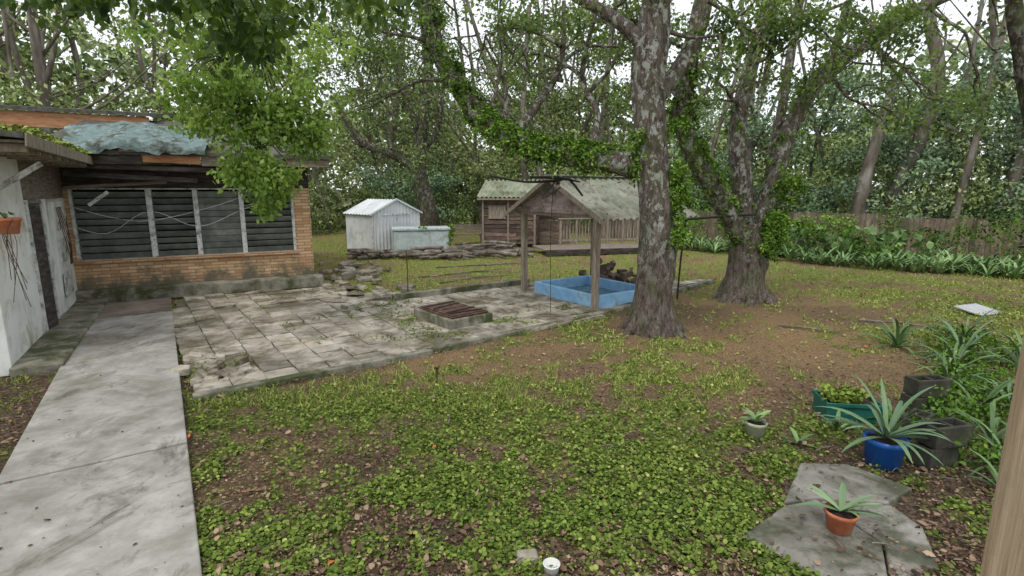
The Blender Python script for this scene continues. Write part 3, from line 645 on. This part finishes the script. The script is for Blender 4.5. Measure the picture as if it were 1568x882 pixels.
# ------------------------------------------------------------------ trees
def twigs(wa,la,p,d,L,r,depth,leaf,nleaf,shade,droop=.25,kind='dia',cr=.35):
    p=np.array(p,float);d=unit(np.array(d,float));pts=[p.copy()];q=p.copy();dd=d.copy();N=4
    for s in range(N):
        dd=unit(dd+rng.normal(0,.22,3)+np.array([0,0,-droop*.25]));q=q+dd*L/N;pts.append(q.copy())
    tube(wa,pts,np.linspace(r,r*.45,N+1),5 if depth<2 else 7,.4,.05)
    if depth==0:
        for k in range(2,N+1): clump(la,pts[k],cr,nleaf//3,leaf,shade+rng.normal(0,.12),kind,droop)
        return
    for k in range(1,N+1):
        for _ in range(1 if k<N else 2):
            nd=unit(dd*.6+rng.normal(0,.7,3)+np.array([0,0,.1]));twigs(wa,la,pts[k],nd,L*rng.uniform(.5,.75),r*.5,depth-1,leaf,nleaf,shade,droop,kind,cr)

def ferns(acc,P,n,hang=.35,size=.12,rad=.18,side=1.0,topb=.6):
    for q in range(n):
        i=rng.integers(0,len(P))
        if vn(P[i][0]*2.2+P[i][2]*1.7,P[i][2]*2.2+7)<.26: continue
        dr=rng.normal(0,1,3);dr[2]=dr[2]*side+topb;dr=unit(dr);c=P[i]+rng.normal(0,.03,3)+dr*rad
        l=rng.uniform(.35,1)*hang;az=math.atan2(dr[1],dr[0])+rng.normal(0,.6);m=9
        t=np.linspace(0,1,m);pts=np.stack([c[0]+math.cos(az)*l*.6*t,c[1]+math.sin(az)*l*.6*t,c[2]+.14*np.sin(t*2.2)-l*t*t*.8],-1)
        leaves(acc,np.repeat(pts,2,0)+rng.normal(0,.014,(2*m,3)),size*(1-.5*np.repeat(t,2)),.52+rng.normal(0,.22)+0*np.repeat(t,2),'dia',droop=.3,flat=.3,wid=.75)
def mass(acc,P,r,n,leaf,sh,kind='hex',droop=.6,nl=110,cr=.3,flat=.8,wood=None,root=None):
    P=np.array(P,float)
    for k in range(n):
        c=P+unit(rng.normal(size=3))*rng.random()**.4*np.array(r)
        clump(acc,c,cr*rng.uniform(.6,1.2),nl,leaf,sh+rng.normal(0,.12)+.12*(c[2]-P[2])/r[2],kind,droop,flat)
        if wood is not None: tube(wood,[root,(np.array(root)+c)/2+[0,0,.15],c],[.014,.01,.004],4,.4,0)

T=grp('oak_tree',(2.45,8.9,0));wa=Acc();la=Acc();fa=Acc()
tr=[(2.45,8.9,-.1),(2.45,8.9,.12),(2.46,8.9,.65),(2.47,8.9,1.77),(2.3,8.9,2.84),(2.19,8.9,3.87),(2.23,8.9,4.85),(2.32,8.9,5.6),(2.6,9.0,7),(2.7,9.2,9)]
tube(wa,tr,[.5,.42,.34,.31,.275,.25,.24,.21,.17,.1],40,.05,.14)
for k in range(7):
    a=k*.9+rng.normal(0,.15);tube(wa,[(2.45+.22*math.cos(a),8.9+.22*math.sin(a),.35),(2.45+.42*math.cos(a),8.9+.42*math.sin(a),.06),(2.45+.62*math.cos(a),8.9+.62*math.sin(a),-.06)],[.12,.1,.04],8,.12,.1)
limb=[(2.35,8.9,2.7),(1.8,9.05,2.85),(1.29,9.2,2.96),(.18,9.6,3.19),(-.456,9.8,3.57),(-.98,9.9,4.25),(-1.35,10,4.93),(-1.51,10,5.7),(-1.9,10,6.9)]
tube(wa,limb,[.22,.2,.19,.18,.175,.165,.15,.14,.1],14,.12,.14)
LP,_=catmull(limb,[1]*9,.1)
for bb,rr in (([(2.2,8.9,3.7),(2.9,9.3,4.6),(3.2,9.6,5.6),(3.6,10,7)],[.16,.13,.12,.08]),([(2.2,8.9,4.6),(1.6,9,5.1),(.8,9.2,5.6),(.0,9.4,6.3)],[.13,.1,.08,.05]),
  ([(.0,9.65,3.3),(.5,10,4.0),(.9,10.3,4.7),(.95,10.4,5.8)],[.09,.07,.06,.04]),([(1.3,9.2,3.0),(1.5,9.6,3.7),(1.25,9.9,4.4),(1.5,10,5.6)],[.08,.06,.05,.04]),
  ([(.95,10.3,4.4),(.3,10.5,4.6),(-.2,10.6,5.2)],[.04,.03,.02]),([(1.35,9.8,4.1),(1.8,9.9,4.6),(2.1,10,5.4)],[.04,.03,.02]),([(-.2,9.7,3.4),(-.1,10,4.2),(-.5,10.2,5.0)],[.05,.035,.02])): tube(wa,bb,rr,8,.2,.1)
for st,d,L in [((-.98,9.9,4.25),(-.9,.1,.6),1.6),((-1.35,10,4.93),(-1,-.3,.1),1.7),((-.456,9.8,3.57),(.2,.6,1),1.6),((.9,10.3,4.7),(.6,0,.3),1.3),((.9,10.3,5),(-.8,0,.4),1.5),
  ((1.25,9.9,4.4),(-.6,.3,.5),1.3),((-1.51,10,5.7),(.8,-.4,.2),1.6),((.8,9.2,5.6),(0,-.8,-.1),1.6),((.0,9.4,6.3),(-.6,-.6,-.2),1.6),((3.2,9.6,5.6),(.8,-.5,-.1),1.5),
  ((2.32,8.9,5.6),(.7,-.8,0),1.6),((2.6,9,7),(-.6,-.8,0),2),((-1.9,10,6.9),(-.8,0,.2),2),((2.2,8.9,4.9),(.9,-.5,.1),1.2),((1.25,9.9,5.2),(.3,-.4,.1),1.3)]:
    twigs(wa,la,st,d,L,.04,1,.08,74,.52,.3)
mass(la,(.6,9.6,5.3),(1.3,.5,.3),12,.085,.57,'dia',.4,70,.32);mass(la,(-2.3,9.4,5.0),(.9,.6,.6),14,.085,.55,'dia',.4,70,.32)
ferns(fa,LP[4:62],620,.36,.11,.15);ferns(fa,LP[8:30],260,.55,.125,.17,1,.2)
ferns(fa,np.array([[2.7,8.75,z] for z in np.linspace(1.5,3.7,14)]),170,.38,.11,.1)
ferns(fa,np.array([[2.05,8.75,z] for z in np.linspace(2.5,3.2,5)]),30,.3,.1,.08)
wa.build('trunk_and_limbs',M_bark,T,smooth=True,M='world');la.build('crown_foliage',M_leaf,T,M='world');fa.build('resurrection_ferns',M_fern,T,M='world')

T=grp('oak_tree',(5.2,11.6,0));wa=Acc();la=Acc();fa=Acc()
tube(wa,[(5.2,11.6,-.1),(5.2,11.6,.12),(5.22,11.6,.5),(5.25,11.6,1.0),(5.2,11.6,1.7)],[.62,.5,.38,.36,.34],28,.07,.14)
for k in range(7):
    a=k*.9+rng.normal(0,.15);tube(wa,[(5.2+.25*math.cos(a),11.6+.25*math.sin(a),.4),(5.2+.5*math.cos(a),11.6+.5*math.sin(a),.06),(5.2+.78*math.cos(a),11.6+.78*math.sin(a),-.06)],[.14,.12,.04],8,.12,.1)
A=[(5.15,11.6,1.2),(4.75,11.5,1.8),(4.40,11.4,2.3),(3.87,11.2,2.95),(3.42,11,3.85),(3.54,11,5.06),(3.73,11,6.0),(3.9,11,8)]
tube(wa,A,[.24,.24,.22,.2,.17,.15,.13,.08],14,.1,.13)
Bs=[(5.2,11.6,1.3),(5.05,11.7,2.0),(5.0,11.7,2.57),(4.85,11.8,3.67),(5.15,12,5.05),(5.44,12,6.3),(5.6,12,8.3)]
tube(wa,Bs,[.27,.25,.22,.19,.17,.15,.1],14,.1,.13)
C=[(5.25,11.6,1.4),(5.45,11.6,1.9),(5.6,11.6,2.42),(6.0,11.8,3.67),(6.64,12,4.8),(7.73,12.2,5.6),(9.1,12.5,6.4),(10.5,12.8,6.9)]
tube(wa,C,[.22,.22,.21,.19,.17,.15,.12,.08],14,.12,.13)
tube(wa,[(5.4,11.8,1.4),(5.7,12,2.4),(6.05,12.3,4.4),(6.36,12.6,6.5),(6.5,12.6,8)],[.13,.12,.1,.09,.06],10,.2,.1)
tube(wa,[(6.3,11.9,4.2),(6.7,11.8,5.0),(6.9,11.7,6.2)],[.12,.1,.08],8,.2,.1)
for st,d,L in [((3.54,11,5.06),(-.8,-.3,.2),1.8),((3.42,11,3.85),(-.7,.2,.6),1.5),((5.15,12,5.05),(.3,-.8,.1),1.7),((5.44,12,6.0),(.4,-.8,-.1),2),((6.64,12,4.8),(.4,-.8,0),1.6),((7.73,12.2,5.6),(.3,-.7,-.1),1.8),
   ((7.73,12.2,5.6),(.8,.1,-.3),1.8),((9.1,12.5,6.4),(.5,-.5,-.3),2),((6.36,12.6,6.2),(.8,-.5,0),1.8),((4.85,11.8,4.2),(-.5,-.6,.3),1.4),((6.9,11.7,6.0),(-.2,-.9,-.2),1.8),((5.3,12,5.6),(-.7,-.6,0),1.8),((3.7,11,6),(.6,-.6,.0),1.6)]:
    twigs(wa,la,st,d,L,.045,1,.1,80,.5,.35)
mass(la,(4.3,9.9,5.2),(1.5,.6,.4),26,.09,.48,'hex',.5,70,.34);mass(la,(6.6,10.6,5.4),(1.3,.6,.4),12,.09,.5,'hex',.5,70,.34)
PA,_=catmull(A,[1]*8,.12);PB,_=catmull(Bs,[1]*7,.12);PC,_=catmull(C,[1]*8,.12)
ferns(fa,PA[1:34],400,.4,.12,.18);ferns(fa,np.array([[5.45+.08*k,11.35,1.2+.24*k] for k in range(6)]),300,.45,.13,.2);ferns(fa,PB[3:26],110,.3,.1,.19);ferns(fa,PC[3:50],230,.3,.11,.17)
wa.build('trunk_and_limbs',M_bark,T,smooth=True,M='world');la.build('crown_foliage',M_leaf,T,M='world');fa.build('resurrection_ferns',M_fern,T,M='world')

T=grp('oak_tree',(-4.0,26,0));wa=Acc();la=Acc()
tube(wa,[(-4.0,26,-.1),(-4.1,26,1.5),(-4.5,26,3.3),(-4.3,26,5.2),(-3.9,26,8.1),(-4.2,26,11)],[.5,.4,.34,.3,.24,.15],14,.2,.12)
tube(wa,[(-4.5,26,3.2),(-5.5,25.6,4.0),(-6.9,25,4.6),(-8,24.5,6.5)],[.25,.2,.16,.1],10,.3,.12)
tube(wa,[(-4.3,26,5),(-4.9,25.5,6.5),(-5.4,25,8.5)],[.2,.15,.08],10,.3,.12);tube(wa,[(-4.2,26,4.3),(-3.4,25.5,5.5),(-2.9,25,8.5)],[.15,.12,.07],8,.3,.12)
for k in range(28):
    twigs(wa,la,(-4.8+rng.normal(0,1.8),25.4+rng.normal(0,.6),rng.uniform(4,10.5)),rng.normal(0,1,3)+[0,-.2,0],2.2,.05,1,.14,72,.36,.4,cr=.6)
wa.build('trunk_and_limbs',M_barkd,T,smooth=True,M='world');la.build('crown_foliage',M_far,T,M='world')

T=grp('oak_tree',(10.6,10,0));wa=Acc();la=Acc()
tube(wa,[(10.7,10,0),(9.95,10,2.6),(9.5,10,3.7),(8.8,10,5.7),(8.4,10,8)],[.2,.15,.14,.12,.08],10,.2,.1)
for st,d in (((8.8,10,5.8),(-.5,-.5,.2)),((9.3,10,4.8),(.6,-.4,.2)),((8.4,10,7.5),(-.5,.3,0))): twigs(wa,la,st,d,1.5,.05,1,.1,60,.4,.4)
wa.build('trunk_and_limbs',M_barkd,T,smooth=True,M='world');la.build('crown_foliage',M_leaf,T,M='world')

T=grp('sweetgum_tree',(-5.2,1.2,0));wa=Acc();la=Acc();ld=Acc()
tube(wa,[(-5.2,1.2,-.1),(-5.1,1.3,2),(-5.0,1.5,4.2),(-5,1.8,7)],[.35,.28,.24,.18],14,.2,.12)
tube(wa,[(-5.0,1.5,4.4),(-4.8,4,5.2),(-4.6,6.5,5.4),(-4.2,8.5,5.0)],[.14,.1,.08,.05],8,.3,.1)
tube(wa,[(-4.9,2,4.4),(-3.6,2.9,4.2),(-2.2,3.6,4.0),(-1.0,4.2,3.95)],[.09,.06,.04,.02],8,.3,.1)
for P,r,nn in [((-4.1,8.5,4.6),(1.7,.8,.5),24),((-4.5,8.3,3.9),(1.0,.6,.55),22),((-3.5,8.5,3.9),(.95,.6,.55),20),((-4.0,8.3,3.2),(.85,.5,.5),17),((-3.8,8.3,2.65),(.55,.45,.4),12),((-4.25,8.2,2.6),(.3,.35,.35),5),((-3.65,8.3,2.25),(.25,.25,.28),6),((-3.1,8.6,3.2),(.4,.4,.4),7)]:
    mass(la,P,r,nn,.09,.66,'hex',.7,88,.3,wood=wa,root=(P[0]*.5-2.1,8.5,P[2]+.5))
for P,r,nn in [((-2.5,3.7,3.75),(.7,.4,.22),11),((-1.7,3.8,3.7),(.6,.4,.22),10),((-1.9,4.1,3.5),(.35,.3,.25),6),((-3.3,4.3,3.95),(.8,.5,.22),10),((-1.1,4.0,3.8),(.5,.4,.18),6),((-4.3,5.2,4.3),(.9,.5,.3),10),((-2.8,5.6,4.3),(1.0,.5,.35),11),((-1.6,5.8,4.55),(.9,.5,.3),10)]:
    mass(ld,P,r,nn,.09,.52,'hex',.8,38,.24,wood=wa,root=(P[0]-.3,P[1]-.2,P[2]+.35))
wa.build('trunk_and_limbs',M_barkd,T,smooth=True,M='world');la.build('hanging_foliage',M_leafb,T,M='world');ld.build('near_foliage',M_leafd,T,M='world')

# ------------------------------------------------------------------ distant woods
xs=[-60,-34,-16,-12.5,-9,0,4,8,12,15,20,35,60];ys=[10,14,20,24,33,35,29,27.5,24.5,22,18.5,9,0]
def ymin(x): return np.interp(x,xs,ys)
def woods(acc,N,x0,x1,d0,d1,z0,z1,r,nl,lf,sh,zp=1.0,kind='dia',keep=lambda x,y,z:True):
    for k in range(N):
        x=rng.uniform(x0,x1);y=ymin(x)+rng.uniform(d0,d1);z=z0+(z1-z0)*rng.random()**zp
        if not keep(x,y,z): continue
        dist=math.hypot(x,y);s=sh+.3*(vn(x*.3+40,z*.35)-.5)*2+rng.normal(0,.12)
        clump(acc,(x,y,z),r*rng.uniform(.6,1.4),nl,lf*(.5+dist/50),s,kind,.35,.65,.12)
T=grp('distant_woods')
fa=Acc()
gapf=lambda x,y,z: ((z<6.5 and vn(x*.5+3,z*.6)>.15) or vn(x*.25+9,z*.3+4)>.42) and not (x>12 and z>7.5 and vn(x*.4+1,z*.5+9)<.6)
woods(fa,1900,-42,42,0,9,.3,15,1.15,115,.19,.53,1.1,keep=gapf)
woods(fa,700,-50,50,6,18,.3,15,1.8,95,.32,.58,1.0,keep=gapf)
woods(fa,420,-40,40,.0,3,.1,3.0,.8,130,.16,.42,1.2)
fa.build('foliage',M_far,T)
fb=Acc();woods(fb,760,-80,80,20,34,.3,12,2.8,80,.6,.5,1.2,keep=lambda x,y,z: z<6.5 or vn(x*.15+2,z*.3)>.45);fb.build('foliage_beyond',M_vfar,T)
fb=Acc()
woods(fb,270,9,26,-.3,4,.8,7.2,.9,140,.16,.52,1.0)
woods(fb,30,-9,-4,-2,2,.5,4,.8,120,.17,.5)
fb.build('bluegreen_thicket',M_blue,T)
wa=Acc()
for k in range(85):
    x=rng.uniform(-40,40);y=ymin(x)+rng.uniform(.8,12);r=rng.uniform(.05,.16)*(1.4 if rng.random()<.2 else 1);l=rng.normal(0,1.6,2)
    tube(wa,[(x,y,-.1),(x+l[0]*.4+rng.normal(0,.4),y,4),(x+l[0]+rng.normal(0,.5),y+l[1],9),(x+l[0]*1.8,y,18)],[r*1.3,r,r*.8,r*.3],7,.8,.1)
    for q in range(6):
        z=rng.uniform(2.5,12);d=rng.normal(0,1,2);xx=x+l[0]*z/11
        tube(wa,[(xx,y,z),(xx+d[0],y+d[1]*.5,z+.7),(xx+d[0]*2.3,y+d[1],z+1.4+rng.random()*1.5)],[r*.4,r*.28,r*.1],5,.6,.05)
for pts,r in [(([(16.5,24,0),(16.8,22,6),(16.2,22,9),(15.4,22,12)]),.3),([(14.6,22.5,0),(14.8,22.5,3),(15.6,22.5,7)],.32),([(18.6,20.4,0),(19.2,20.2,5),(20,20.2,12)],.2),([(17.2,20.8,0),(17.9,20.8,6),(18.4,20.8,12)],.15),([(20.6,19,0),(20.9,19,6),(20.5,19,12)],.17),([(.9,30,0),(.6,30,6),(.9,30,12)],.2),([(5,31,0),(5.1,31,6),(5.5,31,12)],.16),([(-13.5,26,0),(-13,26,5),(-13.6,26,11)],.3)]:
    tube(wa,pts,np.linspace(r,r*.55,len(pts)),10,.4,.1)
wa.build('trunks',M_barkf,T,smooth=True)

# ------------------------------------------------------------------ fence
g=grp('wooden_fence');acc=Acc()
def fence(p,q,h):
    p=np.array(p,float);q=np.array(q,float);L=np.linalg.norm(q-p);d=(q-p)/L;nr=np.array([-d[1],d[0]]);m=int(L/.15)
    for k in range(m):
        c=p+d*(k*.15);hh=h+rng.normal(0,.025);v=boxv(.003,.145,-.01,.01,0,hh)
        acc.add(np.stack([c[0]+d[0]*v[:,0]+nr[0]*v[:,1],c[1]+d[1]*v[:,0]+nr[1]*v[:,1],v[:,2]],-1),BF,np.clip(rng.normal(.5,.22),0,1))
        if k%16==0:
            v=boxv(0,.1,.02,.12,0,h+.05);acc.add(np.stack([c[0]+d[0]*v[:,0]+nr[0]*v[:,1],c[1]+d[1]*v[:,0]+nr[1]*v[:,1],v[:,2]],-1),BF,.3)
fence((7.2,25.6),(14.6,20.2),1.5);fence((14.6,20.2),(24,13.8),1.4);fence((7.2,25.6),(4.5,27.5),1.5)
acc.build('boards',M_fence,g)
acc=Acc()
bx=[6.3,8.5,9.6,11,14,19];by=[22.6,19.3,17.8,16.2,14.3,11.0]
for k in range(480):
    x=rng.uniform(6.3,19);y=np.interp(x,bx,by)+rng.uniform(0,2.8)
    straps(acc,(x,y,0),9,rng.uniform(.4,.85),.035,(.6,1.4),.62+rng.normal(0,.15),5,1.7)
acc.build('lily_bed',M_strap)
acc=Acc()
for k in range(26):
    x=rng.uniform(9.3,13.6);y=np.interp(x,bx,by)+rng.uniform(1.5,3.6)
    for q in range(7):
        a=rng.random()*6.28;l=rng.uniform(.4,1.0);c=np.array([x+math.cos(a)*l*.5,y+math.sin(a)*l*.5,l*1.15])
        tube(acc,[(x,y,0),(x+math.cos(a)*l*.2,y+math.sin(a)*l*.2,l*.7),tuple(c)],[.015,.012,.008],4,.4,0,.5)
        leaves(acc,c[None],np.array([rng.uniform(.22,.42)]),np.array([rng.uniform(.2,.85)]),'hex',.6,.1,1.3)
acc.build('elephant_ear_plants',M_strap)
acc=Acc()
for k in range(150):
    x=rng.uniform(7,22);y=np.interp(x,bx,by)+rng.uniform(1.6,4.0)
    if 12.8<x<18 and rng.random()<.5: continue
    clump(acc,(x,y,rng.uniform(.2,1.5)),rng.uniform(.35,.65),90,.12,.4+rng.normal(0,.17))
acc.build('shrub_border',M_fern)

# ------------------------------------------------------------------ foreground plants right
def plant(name,loc,n,L,wd,mat,sh=.5,up=(.3,1.3),curl=1.3,z=0,segs=8):
    g=grp(name,loc);acc=Acc();straps(acc,(0,0,z),n,L,wd,up,sh,segs,curl);acc.build('leaves',mat,g);return g
g=plant('potted_agave',(3.3,4.33,0),26,.66,.021,M_agave,.32,(.1,1.35),1.2,.25);pot(g,.165,.26,M_bluep,taper=.82)
g=plant('potted_aloe',(2.32,3.36,.035),11,.32,.02,M_agave,.45,(.2,1.0),.9,.14);pot(g,.105,.15,M_terra)
g=plant('potted_seedling',(2.4,4.85,0),7,.2,.03,M_strap,.6,(.5,1.3),1.2,.16);pot(g,.1,.17,M_cream)
g=grp('planter_box',(3.62,5.35,0),-8)
for q,(a) in enumerate([(-.28,.28,-.17,-.15),(-.28,.28,.15,.17),(-.28,-.26,-.149,.149),(.26,.28,-.149,.149)]): box(g,'side',*a,0,.2,M_greenp,bev=.004)
box(g,'rim_front',-.3,.3,-.195,-.172,.17,.21,M_greenp,bev=.005);box(g,'rim_back',-.3,.3,.172,.195,.17,.21,M_greenp,bev=.005)
box(g,'soil',-.258,.258,-.148,.148,.02,.16,M_soil,bev=0)
acc=Acc()
for k in range(8): clump(acc,(rng.uniform(-.2,.2),rng.uniform(-.12,.12),.24),.1,60,.045,.5,'rou')
acc.build('seedlings',M_cov,g)
def cinder(name,loc,rot,mat):
    g=grp(name,loc,rot)
    box(g,'face_a',0,.4,0,.035,0,.19,mat,bev=.005);box(g,'face_b',0,.4,.155,.19,0,.19,mat,bev=.005)
    for xx in (0,.182,.365): box(g,'web',xx,xx+.035,.036,.154,.001,.189,mat,bev=.004)
    return g
M_cd=pmat('dark_mossy_block',[(.018,.018,.015),(.045,.043,.034),(.09,.087,.07)],5,.95,.6,dirt=(.035,.05,.018),dscale=4)
cinder('concrete_block',(3.62,4.2,0),20,M_cd);cinder('concrete_block',(3.66,4.22,.192),12,M_cd);cinder('concrete_block',(3.95,4.75,0),35,M_cd);cinder('concrete_block',(4.35,5.35,0),10,M_cd);cinder('concrete_block',(4.38,5.38,.192),6,M_cd)
for (x,y,nn,L,m,sh) in [(5.9,6.7,26,.75,M_strap,.3),(6.5,7.3,26,.8,M_agave,.3),(6.9,6.8,22,.8,M_strap,.35),(5.3,6.1,18,.6,M_strap,.35),(6.0,7.9,22,.7,M_strap,.35),(7.3,8.2,22,.8,M_agave,.3),(4.6,4.7,18,.55,M_strap,.3),(5.0,5.3,16,.6,M_strap,.3),(4.3,4.2,14,.5,M_strap,.3),(3.95,5.15,10,.35,M_strap,.35),(5.6,5.6,18,.6,M_agave,.3),(3.95,3.85,14,.4,M_strap,.3),(3.3,5.0,8,.25,M_strap,.35),(2.75,4.7,7,.2,M_strap,.4)]:
    plant('spiky_bromeliad',(x,y,0),nn,L,.02,m,sh,(.3,1.35),1.6)
acc=Acc()
for k in range(100):
    x=rng.uniform(3.9,7.6);clump(acc,(x,rng.uniform(.98,1.12)*x+rng.uniform(-.3,.7),rng.uniform(.03,.2)),.24,55,.05,.32,'hex')
acc.build('low_shrubs',M_fern)
g=grp('grey_board',(9.5,10.1,0),20);box(g,'board',-.4,.3,0,.5,.03,.06,M_greyb,rot=('X',10));box(g,'support',-.3,.2,.2,.3,0,.03,M_wood)
g=grp('stone',(.1,3.08,0));acc=Acc();v=boxv(-.07,.07,-.04,.04,-.01,.05)+rng.normal(0,.012,(8,3));acc.add(v,BF);o=acc.build('stone_body',M_tile,g);m=o.modifiers.new('b','BEVEL');m.width=.015;m.segments=2
g=grp('white_cup',(.25,2.95,.0));revolve(g,'cup',[(0.001,0),(.04,0),(.05,.08),(.056,.085),(.05,.09),(.04,.02),(.001,.02)],M_white)
g=grp('porch_post',(.95,.88,0));box(g,'post_shaft',0,.14,-.07,.07,0,3.4,M_post,bev=.008);box(g,'post_base',-.02,.16,-.09,.09,0,.12,M_post)

# ------------------------------------------------------------------ light, sky, camera
w=bpy.data.worlds.new('World');scene.world=w;w.use_nodes=True;nt=w.node_tree;bg=nt.nodes['Background']
sk=nt.nodes.new('ShaderNodeTexSky');sk.sky_type='NISHITA';sk.sun_disc=False;sk.sun_elevation=math.radians(58);sk.sun_rotation=math.radians(200);sk.air_density=1;sk.dust_density=3
cl=mix(nt,.7,sk.outputs[0],(10.0,10.2,10.4));nt.links.new(cl,bg.inputs['Color']);bg.inputs['Strength'].default_value=.15
sl=bpy.data.lights.new('sun','SUN');sl.energy=1.3;sl.angle=math.radians(20);sl.color=(1,.97,.9)
so=bpy.data.objects.new('sun',sl);COL.objects.link(so)
az=math.radians(200);el=math.radians(58);dv=Vector((math.sin(az)*math.cos(el),math.cos(az)*math.cos(el),math.sin(el)))
so.rotation_euler=dv.to_track_quat('Z','Y').to_euler();so.location=(0,0,30)
cam=bpy.data.cameras.new('camera');cam.lens=18.505;cam.sensor_width=36;cam.clip_start=.05;cam.clip_end=1500
co=bpy.data.objects.new('camera',cam);COL.objects.link(co);co.location=(0,0,2.4);co.rotation_euler=(math.radians(79.5),0,0);scene.camera=co
scene.view_settings.view_transform='Standard';scene.view_settings.look='None';scene.view_settings.exposure=0
